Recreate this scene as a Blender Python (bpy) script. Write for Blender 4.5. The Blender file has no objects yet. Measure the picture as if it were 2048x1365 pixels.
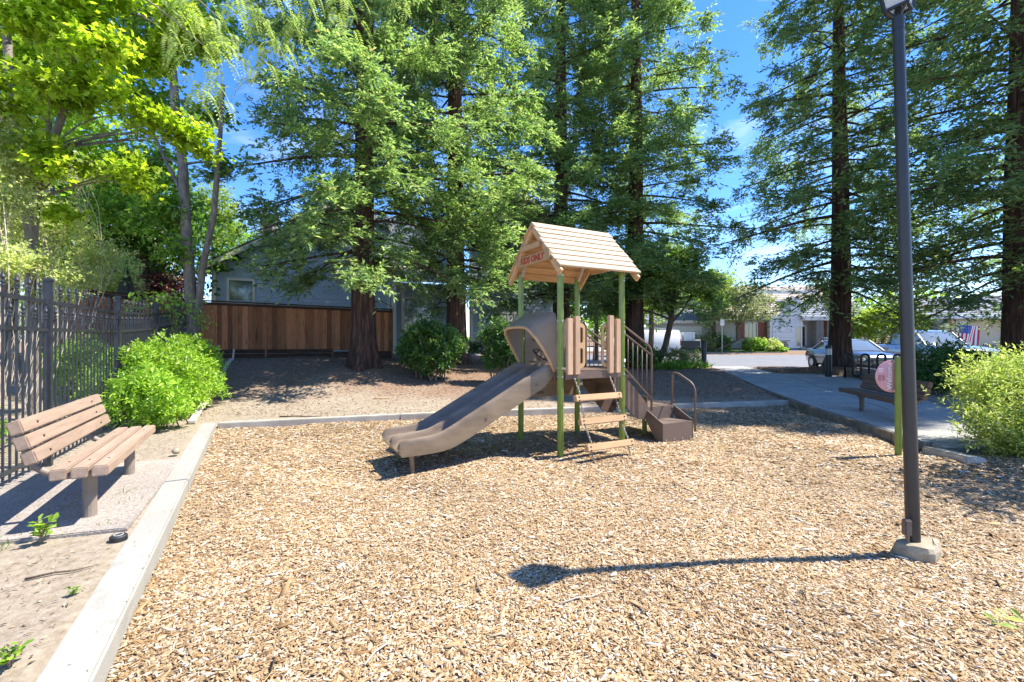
import bpy, bmesh, math, random
import numpy as np
from mathutils import Vector, Matrix, Euler
random.seed(7)
S = bpy.context.scene
COL = S.collection
# ---------------------------------------------------------------- camera, sky, sun, exposure
F, HZ, CH = 890.0, 682.5, 1.5          # focal length (photo pixels), horizon row, eye height
cam_d = bpy.data.cameras.new('camera'); cam = bpy.data.objects.new('camera', cam_d); COL.objects.link(cam)
cam.location = (0, 0, CH); cam.rotation_euler = (math.pi/2, 0, 0)
cam_d.sensor_width = 36; cam_d.lens = F/2048*36; cam_d.clip_start = .05; cam_d.clip_end = 3000
S.camera = cam
SUN_EL, SUN_AZ = math.radians(57.5), math.radians(83.5)     # azimuth clockwise from +Y
sv = Vector((math.cos(SUN_EL)*math.sin(SUN_AZ), math.cos(SUN_EL)*math.cos(SUN_AZ), math.sin(SUN_EL)))
W = bpy.data.worlds.new('World'); S.world = W; W.use_nodes = True
nt = W.node_tree; bg = nt.nodes['Background']; bg.inputs['Strength'].default_value = .15
sky = nt.nodes.new('ShaderNodeTexSky'); sky.sky_type = 'NISHITA'; sky.sun_disc = False
sky.sun_elevation = SUN_EL; sky.sun_rotation = SUN_AZ; sky.altitude = 600; sky.air_density = 1.0; sky.dust_density = .25; sky.ozone_density = 4.0
# thin high cloud wisps
tc = nt.nodes.new('ShaderNodeTexCoord'); mp = nt.nodes.new('ShaderNodeMapping'); mp.inputs['Scale'].default_value = (1.2, 2.2, 5.5); mp.inputs['Rotation'].default_value = (.2, .3, .5)
ns = nt.nodes.new('ShaderNodeTexNoise'); ns.inputs['Scale'].default_value = 2.2; ns.inputs['Detail'].default_value = 8; ns.inputs['Roughness'].default_value = .62; ns.inputs['Distortion'].default_value = .8
rp = nt.nodes.new('ShaderNodeValToRGB'); rp.color_ramp.elements[0].position = .5; rp.color_ramp.elements[1].position = .8
rp.color_ramp.elements[1].color = (.24, .24, .24, 1)
mx = nt.nodes.new('ShaderNodeMix'); mx.data_type = 'RGBA'; mx.inputs['B'].default_value = (5.6, 5.9, 6.4, 1)
L = nt.links.new
hsv = nt.nodes.new('ShaderNodeHueSaturation'); hsv.inputs['Saturation'].default_value = 1.28; hsv.inputs['Value'].default_value = .84; hsv.inputs['Hue'].default_value = .511
L(tc.outputs['Generated'], mp.inputs['Vector']); L(mp.outputs['Vector'], ns.inputs['Vector']); L(ns.outputs['Fac'], rp.inputs['Fac'])
L(rp.outputs['Color'], mx.inputs['Factor']); L(sky.outputs['Color'], hsv.inputs['Color']); L(hsv.outputs['Color'], mx.inputs['A']); L(mx.outputs['Result'], bg.inputs['Color'])
sl = bpy.data.lights.new('sun', 'SUN'); sl.energy = 3.9; sl.angle = math.radians(.53); sl.color = (1, .95, .86)
so = bpy.data.objects.new('sun', sl); COL.objects.link(so); so.rotation_euler = sv.to_track_quat('Z', 'Y').to_euler(); so.location = (20, 0, 30)
vs = S.view_settings; S.display_settings.display_device = 'sRGB'; vs.view_transform = 'Standard'; vs.look = 'None'; vs.gamma = 1; vs.exposure = 1.56
vs.use_curve_mapping = False
S.cycles.max_bounces = 8; S.cycles.transparent_max_bounces = 8; S.cycles.diffuse_bounces = 4

def G(px, py, z=0.0):
    """the point of height z that the photograph shows at pixel (px, py)"""
    d = F*(CH-z)/(py-HZ)
    return Vector(((px-1024)/F*d, d, z))
def A(px, py, d):
    return Vector(((px-1024)/F*d, d, CH+(HZ-py)/F*d))

# ---------------------------------------------------------------- materials
MATS = {}
def newmat(name):
    m = bpy.data.materials.new(name); m.use_nodes = True; MATS[name] = m
    t = m.node_tree; return m, t, t.nodes['Principled BSDF'], t.nodes.new, t.links.new
def ramp(N, stops):
    r = N('ShaderNodeValToRGB'); cr = r.color_ramp
    while len(cr.elements) > 1: cr.elements.remove(cr.elements[-1])
    cr.elements[0].position = stops[0][0]; cr.elements[0].color = (*stops[0][1], 1)
    for p, c in stops[1:]:
        e = cr.elements.new(p); e.color = (*c, 1)
    return r
def noisy(name, c1, c2, scale=4, rough=.7, bump=.2, bscale=60, stretch=(1,1,1), spec=.4, metal=0, vary=0.0, detail=6, lo=.3, hi=.7, c3=None, bdist=.01, coat=0):
    """two-tone noise colour + noise bump, optional per-object tone change"""
    m, t, b, N, K = newmat(name)
    tc = N('ShaderNodeTexCoord'); mp = N('ShaderNodeMapping'); mp.inputs['Scale'].default_value = stretch
    K(tc.outputs['Object'], mp.inputs['Vector'])
    if vary:
        oi = N('ShaderNodeObjectInfo'); mu = N('ShaderNodeMath'); mu.operation = 'MULTIPLY'; mu.inputs[1].default_value = 37.0
        K(oi.outputs['Random'], mu.inputs[0]); K(mu.outputs[0], mp.inputs['Location'])
    n = N('ShaderNodeTexNoise'); n.inputs['Scale'].default_value = scale; n.inputs['Detail'].default_value = detail; n.inputs['Roughness'].default_value = .6
    K(mp.outputs['Vector'], n.inputs['Vector'])
    st = [(lo, c1), (hi, c2)]
    if c3: st = [(lo, c1), ((lo+hi)/2, c2), (hi, c3)]
    r = ramp(N, st); K(n.outputs['Fac'], r.inputs['Fac'])
    out = r.outputs['Color']
    if vary:
        hs = N('ShaderNodeHueSaturation'); mr = N('ShaderNodeMapRange'); mr.inputs['To Min'].default_value = 1-vary; mr.inputs['To Max'].default_value = 1+vary
        K(oi.outputs['Random'], mr.inputs['Value']); K(mr.outputs[0], hs.inputs['Value']); K(out, hs.inputs['Color']); out = hs.outputs['Color']
    K(out, b.inputs['Base Color'])
    b.inputs['Roughness'].default_value = rough; b.inputs['Metallic'].default_value = metal; b.inputs['Specular IOR Level'].default_value = spec
    if coat: b.inputs['Coat Weight'].default_value = coat; b.inputs['Coat Roughness'].default_value = .08
    if bump:
        n2 = N('ShaderNodeTexNoise'); n2.inputs['Scale'].default_value = bscale; n2.inputs['Detail'].default_value = 5
        K(mp.outputs['Vector'], n2.inputs['Vector'])
        bp = N('ShaderNodeBump'); bp.inputs['Strength'].default_value = bump; bp.inputs['Distance'].default_value = bdist
        K(n2.outputs['Fac'], bp.inputs['Height']); K(bp.outputs['Normal'], b.inputs['Normal'])
    return m
def leafmat(name, stops, trans=.35, rough=.5, tcol=None, spec=.3, hue=0.0):
    """leaf with a tone of its own per leaf (random per island) and light shining through"""
    m, t, b, N, K = newmat(name)
    g = N('ShaderNodeNewGeometry'); r = ramp(N, stops); K(g.outputs['Random Per Island'], r.inputs['Fac'])
    tc = N('ShaderNodeTexCoord'); n = N('ShaderNodeTexNoise'); n.inputs['Scale'].default_value = .9; n.inputs['Detail'].default_value = 2
    K(tc.outputs['Object'], n.inputs['Vector'])
    hs = N('ShaderNodeHueSaturation'); mr = N('ShaderNodeMapRange'); mr.inputs['From Min'].default_value = .3; mr.inputs['From Max'].default_value = .7
    mr.inputs['To Min'].default_value = .75; mr.inputs['To Max'].default_value = 1.25
    K(n.outputs['Fac'], mr.inputs['Value']); K(mr.outputs[0], hs.inputs['Value']); K(r.outputs['Color'], hs.inputs['Color'])
    K(hs.outputs['Color'], b.inputs['Base Color']); b.inputs['Roughness'].default_value = rough; b.inputs['Specular IOR Level'].default_value = spec
    tr = N('ShaderNodeBsdfTranslucent'); mi = N('ShaderNodeMixShader'); mi.inputs['Fac'].default_value = trans
    tint = N('ShaderNodeMix'); tint.data_type = 'RGBA'; tint.blend_type = 'MULTIPLY'; tint.inputs['Factor'].default_value = 1
    tint.inputs['B'].default_value = (*(tcol or (1.7, 1.8, .8)), 1)
    K(hs.outputs['Color'], tint.inputs['A']); K(tint.outputs['Result'], tr.inputs['Color'])
    K(b.outputs[0], mi.inputs[1]); K(tr.outputs[0], mi.inputs[2]); K(mi.outputs[0], t.nodes['Material Output'].inputs['Surface'])
    return m
def glass(name, col=(.05,.07,.08), rough=.06):
    m, t, b, N, K = newmat(name); b.inputs['Base Color'].default_value = (*col, 1); b.inputs['Roughness'].default_value = rough
    b.inputs['Specular IOR Level'].default_value = 1.0; b.inputs['IOR'].default_value = 1.6; return m

noisy('concrete', (.20,.185,.155), (.335,.32,.28), 1.6, .85, .35, 70, c3=(.30,.285,.25), lo=.25, hi=.62, detail=10)
noisy('concrete_old', (.22,.20,.17), (.44,.40,.34), 5, .9, .4, 60, c3=(.30,.27,.22))
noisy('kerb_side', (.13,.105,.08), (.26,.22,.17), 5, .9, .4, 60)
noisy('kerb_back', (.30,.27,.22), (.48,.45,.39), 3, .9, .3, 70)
noisy('green_metal', (.125,.185,.016), (.19,.265,.026), 8, .38, .05, 40, spec=.6, coat=.25)
noisy('brown_steel', (.125,.082,.06), (.165,.112,.085), 14, .5, .12, 200, spec=.5)
noisy('slide_plastic', (.14,.098,.06), (.25,.182,.115), 2.6, .33, .08, 90, spec=.5, stretch=(1,5,3), detail=9)
noisy('hood_plastic', (.20,.15,.098), (.265,.20,.135), 3, .55, .1, 160)
noisy('tan_plastic', (.46,.28,.13), (.56,.36,.18), 6, .5, .08, 120)
noisy('tan_lumber', (.46,.27,.13), (.60,.38,.20), 3, .6, .25, 40, stretch=(1.2,14,14), vary=.12)
noisy('tan_lumber_up', (.46,.29,.17), (.60,.40,.25), 3, .6, .25, 40, stretch=(14,14,1.2), vary=.10)
noisy('roof_lumber', (.40,.28,.17), (.58,.44,.30), 2.5, .6, .3, 40, stretch=(1.0,16,16), vary=.14)
noisy('bench_lumber', (.285,.20,.145), (.40,.29,.215), 2.0, .65, .35, 34, stretch=(1.2,15,15), vary=.06)
noisy('bench_dark', (.14,.085,.06), (.20,.13,.10), 2.0, .65, .35, 34, stretch=(1.2,15,15), vary=.08)
noisy('bench_pipe', (.19,.15,.12), (.26,.21,.17), 9, .55, .1, 90)
noisy('galv', (.35,.34,.32), (.55,.54,.52), 30, .4, .1, 100, metal=.8)
noisy('chain_steel', (.20,.18,.15), (.38,.35,.30), 40, .45, .1, 100, metal=.7)
noisy('lamp_paint', (.015,.018,.021), (.026,.028,.03), 6, .40, .10, 90, spec=.55)
noisy('lamp_paint_worn', (.10,.075,.06), (.16,.12,.10), 5, .5, .15, 60, spec=.5)
noisy('black_metal', (.012,.012,.013), (.024,.023,.023), 10, .42, .08, 80, spec=.55)
noisy('iron_paint', (.014,.016,.02), (.035,.04,.05), 12, .45, .15, 120, spec=.6)
noisy('sign_lumber', (.36,.23,.10), (.46,.30,.15), 3, .6, .25, 40, stretch=(14,1.2,14))
noisy('red_text', (.38,.03,.02), (.43,.04,.025), 10, .6, 0)
noisy('engrave', (.025,.02,.017), (.04,.03,.025), 10, .7, 0)
noisy('sign_pink', (.60,.30,.31), (.66,.34,.35), 4, .45, 0)
noisy('sign_white', (.8,.78,.77), (.85,.83,.82), 4, .5, 0)
noisy('sign_dark', (.30,.10,.10), (.36,.13,.13), 4, .5, 0)
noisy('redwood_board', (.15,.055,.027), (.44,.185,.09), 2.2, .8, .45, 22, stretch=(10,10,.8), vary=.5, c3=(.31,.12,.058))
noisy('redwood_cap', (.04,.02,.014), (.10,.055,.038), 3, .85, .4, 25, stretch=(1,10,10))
noisy('bark_redwood', (.030,.016,.011), (.085,.046,.032), 3.2, .92, 1.0, 9, stretch=(5,5,.45), c3=(.20,.11,.075), bdist=.05)
noisy('bark_grey', (.10,.085,.065), (.20,.17,.14), 4, .9, .7, 18, stretch=(3,3,.8), c3=(.32,.28,.235), bdist=.02)
noisy('bark_dark', (.07,.05,.035), (.18,.13,.09), 4, .9, .7, 18, stretch=(3,3,.8), bdist=.02)
noisy('twig', (.20,.14,.09), (.34,.26,.18), 8, .85, .2)
noisy('twig_pale', (.42,.33,.24), (.62,.52,.42), 8, .85, .2)
noisy('old_board', (.42,.36,.29), (.62,.56,.48), 3, .85, .4, 30, stretch=(1,12,12))
noisy('blue_siding', (.32,.395,.465), (.38,.46,.53), 2.0, .75, .15, 30, stretch=(1,8,8), vary=.05)
noisy('blue_wall', (.31,.385,.455), (.35,.425,.50), 2.0, .8, .1)
noisy('cream_trim', (.62,.58,.50), (.70,.66,.58), 3, .6, .05)
noisy('white_paint', (.62,.61,.59), (.70,.69,.67), 3, .5, .03)
noisy('roof_dark', (.045,.045,.05), (.10,.095,.095), 6, .85, .3, 30)
noisy('roof_tan', (.30,.24,.19), (.46,.39,.32), 5, .85, .3, 30)
noisy('roof_slate', (.12,.135,.16), (.22,.23,.25), 5, .8, .3, 30)
noisy('grey_stucco', (.38,.375,.36), (.45,.44,.42), 4, .85, .15)
noisy('white_siding', (.60,.60,.60), (.68,.68,.67), 4, .7, .1)
noisy('beige_stucco', (.58,.51,.36), (.64,.57,.42), 4, .85, .15)
noisy('stone_dark', (.10,.095,.09), (.32,.30,.28), 9, .9, .5, 30, bdist=.03)
noisy('shutter_red', (.22,.065,.04), (.27,.085,.055), 6, .6, .1)
noisy('door_brown', (.045,.025,.018), (.07,.04,.028), 6, .5, .1)
noisy('asphalt', (.15,.15,.155), (.20,.20,.205), 2.0, .9, .3, 150)
noisy('driveway', (.42,.39,.35), (.52,.49,.44), 2.0, .9, .2, 80)
noisy('tyre', (.012,.012,.012), (.022,.022,.022), 20, .85, .2)
noisy('rubber_dark', (.018,.018,.02), (.03,.03,.032), 10, .6, .1)
noisy('umbrella_cloth', (.045,.055,.05), (.085,.10,.09), 5, .85, .2)
noisy('shed_red', (.42,.15,.08), (.55,.22,.12), 5, .8, .1)
noisy('flag_red', (.5,.03,.04), (.55,.045,.05), 4, .7, .05); noisy('flag_white', (.75,.74,.73), (.8,.8,.79), 4, .7, .05); noisy('flag_blue', (.02,.05,.25), (.03,.07,.3), 4, .7, .05)
noisy('rock_tan', (.24,.195,.12), (.42,.36,.26), 8, .85, .3)
noisy('plastic_grey', (.30,.29,.28), (.38,.37,.35), 8, .6, .05)
noisy('orange_marker', (.7,.25,.02), (.75,.28,.03), 4, .3, 0)
noisy('red_lamp', (.4,.02,.02), (.45,.03,.03), 4, .25, 0)
noisy('car_silver', (.30,.32,.36), (.32,.34,.38), 4, .25, 0, metal=.55, coat=1.0)
noisy('car_grey', (.075,.085,.10), (.085,.095,.11), 4, .22, 0, metal=.5, coat=1.0)
noisy('car_pillar', (.30,.32,.36), (.32,.34,.38), 4, .55, 0, metal=.2)
noisy('car_trim', (.02,.02,.022), (.03,.03,.033), 8, .4, 0)
noisy('alloy', (.45,.45,.46), (.55,.55,.56), 8, .3, 0, metal=.8)
glass('window_glass', (.10,.13,.12)); glass('car_glass', (.12,.15,.18), .04); glass('lens', (.5,.52,.55), .08)
noisy('blind', (.42,.44,.40), (.50,.52,.48), 3, .6, 0)
# lantern panes: clear, slightly milky glass
m, t, b, N, K = newmat('lantern_glass'); b.inputs['Base Color'].default_value = (.86,.88,.9,1); b.inputs['Roughness'].default_value = .25; b.inputs['Transmission Weight'].default_value = .55; b.inputs['IOR'].default_value = 1.2
# perforated deck steel: dark coating with a regular grid of punched holes
def perforated(name, base, hole, pitch=.028, r=.32):
    m, t, b, N, K = newmat(name)
    tc = N('ShaderNodeTexCoord'); sc = N('ShaderNodeVectorMath'); sc.operation = 'SCALE'; sc.inputs['Scale'].default_value = 1/pitch
    K(tc.outputs['UV'], sc.inputs[0])
    fr = N('ShaderNodeVectorMath'); fr.operation = 'FRACTION'; K(sc.outputs[0], fr.inputs[0])
    sb = N('ShaderNodeVectorMath'); sb.operation = 'SUBTRACT'; sb.inputs[1].default_value = (.5,.5,0); K(fr.outputs[0], sb.inputs[0])
    ml = N('ShaderNodeVectorMath'); ml.operation = 'MULTIPLY'; ml.inputs[1].default_value = (1,1,0); K(sb.outputs[0], ml.inputs[0])
    ln = N('ShaderNodeVectorMath'); ln.operation = 'LENGTH'; K(ml.outputs[0], ln.inputs[0])
    lt = N('ShaderNodeMath'); lt.operation = 'LESS_THAN'; lt.inputs[1].default_value = r; K(ln.outputs['Value'], lt.inputs[0])
    mi = N('ShaderNodeMix'); mi.data_type = 'RGBA'; mi.inputs['A'].default_value = (*base,1); mi.inputs['B'].default_value = (*hole,1)
    K(lt.outputs[0], mi.inputs['Factor']); K(mi.outputs['Result'], b.inputs['Base Color']); b.inputs['Roughness'].default_value = .5
    bp = N('ShaderNodeBump'); bp.inputs['Strength'].default_value = .25; bp.inputs['Distance'].default_value = .002; bp.invert = True
    K(lt.outputs[0], bp.inputs['Height']); K(bp.outputs['Normal'], b.inputs['Normal']); return m
perforated('perforated_steel', (.165,.115,.088), (.075,.055,.043), .024, .27)
# aggregate concrete: fine pebbles
def aggregate(name, stops, scale=90):
    m, t, b, N, K = newmat(name)
    tc = N('ShaderNodeTexCoord'); v = N('ShaderNodeTexVoronoi'); v.inputs['Scale'].default_value = scale; K(tc.outputs['Object'], v.inputs['Vector'])
    sp = N('ShaderNodeSeparateColor'); K(v.outputs['Color'], sp.inputs[0]); r = ramp(N, stops); K(sp.outputs[0], r.inputs['Fac'])
    n = N('ShaderNodeTexNoise'); n.inputs['Scale'].default_value = 1.3; n.inputs['Detail'].default_value = 7; K(tc.outputs['Object'], n.inputs['Vector'])
    r2 = ramp(N, [(.3,(.78,.78,.78)),(.7,(1.12,1.1,1.08))]); K(n.outputs['Fac'], r2.inputs['Fac'])
    mu = N('ShaderNodeMix'); mu.data_type = 'RGBA'; mu.blend_type = 'MULTIPLY'; mu.inputs['Factor'].default_value = 1
    K(r.outputs['Color'], mu.inputs['A']); K(r2.outputs['Color'], mu.inputs['B']); K(mu.outputs['Result'], b.inputs['Base Color']); b.inputs['Roughness'].default_value = .85
    bp = N('ShaderNodeBump'); bp.inputs['Strength'].default_value = .5; bp.inputs['Distance'].default_value = .006; bp.invert = True
    K(v.outputs['Distance'], bp.inputs['Height']); K(bp.outputs['Normal'], b.inputs['Normal']); return m
aggregate('aggregate_light', [(0,(.22,.185,.16)),(.35,(.285,.245,.21)),(.7,(.335,.295,.255)),(1,(.42,.375,.335))])
aggregate('aggregate_path', [(0,(.17,.165,.155)),(.35,(.285,.275,.26)),(.7,(.35,.335,.31)),(1,(.46,.44,.41))])
# wood chips
CHIP = [(0,(.11,.06,.028)),(.04,(.23,.13,.055)),(.2,(.335,.21,.098)),(.5,(.405,.278,.145)),(.74,(.46,.34,.21)),(.88,(.53,.43,.315)),(1,(.63,.57,.48))]
m, t, b, N, K = newmat('wood_chip')
g = N('ShaderNodeNewGeometry'); r = ramp(N, CHIP); K(g.outputs['Random Per Island'], r.inputs['Fac'])
tc = N('ShaderNodeTexCoord'); n = N('ShaderNodeTexNoise'); n.inputs['Scale'].default_value = 160; K(tc.outputs['Object'], n.inputs['Vector'])
n3 = N('ShaderNodeTexNoise'); n3.inputs['Scale'].default_value = .7; n3.inputs['Detail'].default_value = 4; K(tc.outputs['Object'], n3.inputs['Vector'])
mr = N('ShaderNodeMapRange'); mr.inputs['From Min'].default_value = .3; mr.inputs['From Max'].default_value = .7; mr.inputs['To Min'].default_value = .82; mr.inputs['To Max'].default_value = 1.15; K(n3.outputs['Fac'], mr.inputs['Value'])
hs = N('ShaderNodeHueSaturation'); K(mr.outputs[0], hs.inputs['Value']); K(r.outputs['Color'], hs.inputs['Color']); K(hs.outputs['Color'], b.inputs['Base Color'])
b.inputs['Roughness'].default_value = .8; b.inputs['Specular IOR Level'].default_value = .25
bp = N('ShaderNodeBump'); bp.inputs['Strength'].default_value = .3; bp.inputs['Distance'].default_value = .004; K(n.outputs['Fac'], bp.inputs['Height']); K(bp.outputs['Normal'], b.inputs['Normal'])
m, t, b, N, K = newmat('chip_bed')
tc = N('ShaderNodeTexCoord'); n0 = N('ShaderNodeTexNoise'); n0.inputs['Scale'].default_value = 9; K(tc.outputs['Object'], n0.inputs['Vector'])
ad = N('ShaderNodeMix'); ad.data_type = 'RGBA'; ad.blend_type = 'LINEAR_LIGHT'; ad.inputs['Factor'].default_value = .03; K(tc.outputs['Object'], ad.inputs['A']); K(n0.outputs['Color'], ad.inputs['B'])
v = N('ShaderNodeTexVoronoi'); v.inputs['Scale'].default_value = 85; K(ad.outputs['Result'], v.inputs['Vector'])
sp = N('ShaderNodeSeparateColor'); K(v.outputs['Color'], sp.inputs[0]); r = ramp(N, [(p, tuple(x*.9 for x in c)) for p, c in CHIP]); K(sp.outputs[0], r.inputs['Fac'])
K(r.outputs['Color'], b.inputs['Base Color']); b.inputs['Roughness'].default_value = .9
bp = N('ShaderNodeBump'); bp.inputs['Strength'].default_value = .6; bp.inputs['Distance'].default_value = .008; K(sp.outputs[1], bp.inputs['Height']); K(bp.outputs['Normal'], b.inputs['Normal'])
# bare earth, browner with leaf litter towards the fence
m, t, b, N, K = newmat('earth')
tc = N('ShaderNodeTexCoord'); sx = N('ShaderNodeSeparateXYZ'); K(tc.outputs['Object'], sx.inputs[0])
n1 = N('ShaderNodeTexNoise'); n1.inputs['Scale'].default_value = .9; n1.inputs['Detail'].default_value = 9; n1.inputs['Roughness'].default_value = .65; K(tc.outputs['Object'], n1.inputs['Vector'])
n2 = N('ShaderNodeTexNoise'); n2.inputs['Scale'].default_value = 16; n2.inputs['Detail'].default_value = 8; n2.inputs['Roughness'].default_value = .75; K(tc.outputs['Object'], n2.inputs['Vector'])
bare = ramp(N, [(.25,(.18,.14,.095)),(.5,(.31,.255,.19)),(.75,(.42,.365,.29))]); K(n2.outputs['Fac'], bare.inputs['Fac'])
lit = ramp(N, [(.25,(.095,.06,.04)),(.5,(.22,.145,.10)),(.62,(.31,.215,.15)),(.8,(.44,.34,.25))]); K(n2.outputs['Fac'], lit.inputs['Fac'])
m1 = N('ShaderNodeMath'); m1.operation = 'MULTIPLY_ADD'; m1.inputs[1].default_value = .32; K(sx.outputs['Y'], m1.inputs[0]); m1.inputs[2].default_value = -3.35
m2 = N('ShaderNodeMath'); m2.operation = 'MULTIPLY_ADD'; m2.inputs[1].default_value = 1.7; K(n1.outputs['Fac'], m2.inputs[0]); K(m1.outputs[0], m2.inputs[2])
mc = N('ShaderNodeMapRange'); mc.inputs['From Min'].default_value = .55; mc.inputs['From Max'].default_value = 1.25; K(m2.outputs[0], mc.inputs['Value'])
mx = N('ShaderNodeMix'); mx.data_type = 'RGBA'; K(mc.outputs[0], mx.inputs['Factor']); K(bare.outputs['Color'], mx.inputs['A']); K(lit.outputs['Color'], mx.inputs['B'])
K(mx.outputs['Result'], b.inputs['Base Color']); b.inputs['Roughness'].default_value = .95; b.inputs['Specular IOR Level'].default_value = .1
bp = N('ShaderNodeBump'); bp.inputs['Strength'].default_value = .7; bp.inputs['Distance'].default_value = .03; K(n2.outputs['Fac'], bp.inputs['Height']); K(bp.outputs['Normal'], b.inputs['Normal'])
noisy('lawn', (.07,.14,.025), (.15,.25,.05), 9, .9, .6, 120)
m, t, b, N, K = newmat('litter'); g = N('ShaderNodeNewGeometry'); r = ramp(N, [(0,(.07,.04,.025)),(.4,(.20,.12,.07)),(.75,(.36,.22,.12)),(1,(.55,.44,.32))]); K(g.outputs['Random Per Island'], r.inputs['Fac']); K(r.outputs['Color'], b.inputs['Base Color']); b.inputs['Roughness'].default_value = .9
# foliage
leafmat('needle', [(0,(.10,.19,.07)),(.35,(.20,.31,.13)),(.75,(.33,.44,.20)),(.97,(.46,.55,.30)),(1,(.34,.20,.10))], .45, .42, (1.5,1.6,.8))
leafmat('needle_old', [(0,(.10,.18,.07)),(.5,(.20,.30,.13)),(.9,(.33,.43,.20)),(1,(.30,.18,.09))], .45, .42, (1.5,1.6,.8))
leafmat('maple_leaf', [(0,(.22,.36,.025)),(.5,(.34,.50,.04)),(1,(.50,.62,.10))], .6, .45, (1.7,1.6,.7))
leafmat('dark_leaf', [(0,(.045,.11,.025)),(.5,(.095,.195,.04)),(1,(.17,.29,.07))], .45, .4)
leafmat('bright_leaf', [(0,(.13,.26,.02)),(.5,(.25,.41,.04)),(1,(.42,.55,.10))], .35, .35, spec=.5)
leafmat('shrub_leaf', [(0,(.03,.095,.025)),(.5,(.07,.17,.035)),(.9,(.15,.26,.06)),(1,(.26,.28,.08))], .3, .38, spec=.5)
leafmat('yellow_leaf', [(0,(.24,.35,.06)),(.5,(.40,.50,.13)),(1,(.62,.66,.30))], .5, .5, (1.4,1.4,.8))
leafmat('olive_leaf', [(0,(.12,.15,.06)),(.5,(.22,.25,.11)),(1,(.36,.38,.2))], .35, .5)
leafmat('lime_leaf', [(0,(.14,.24,.02)),(.5,(.26,.36,.035)),(1,(.40,.47,.07))], .5, .5, (1.5,1.5,.6))
leafmat('pale_leaf', [(0,(.26,.34,.12)),(.4,(.42,.48,.22)),(.8,(.60,.62,.38)),(1,(.64,.56,.42))], .5, .5)
leafmat('mid_leaf', [(0,(.12,.22,.035)),(.5,(.21,.35,.06)),(1,(.34,.47,.11))], .55, .5)
leafmat('plum_leaf', [(0,(.12,.03,.04)),(.5,(.24,.09,.10)),(1,(.42,.24,.22))], .35, .5, (1.4,1,1))
leafmat('pepper_leaf', [(0,(.22,.33,.07)),(.5,(.36,.47,.13)),(1,(.52,.60,.26))], .45, .5, (1.4,1.5,.8))
leafmat('grass_blade', [(0,(.08,.16,.03)),(1,(.18,.28,.06))], .4, .5)
leafmat('petal', [(0,(.55,.05,.08)),(1,(.7,.12,.15))], .3, .5, (1.2,.9,.9))
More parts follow.
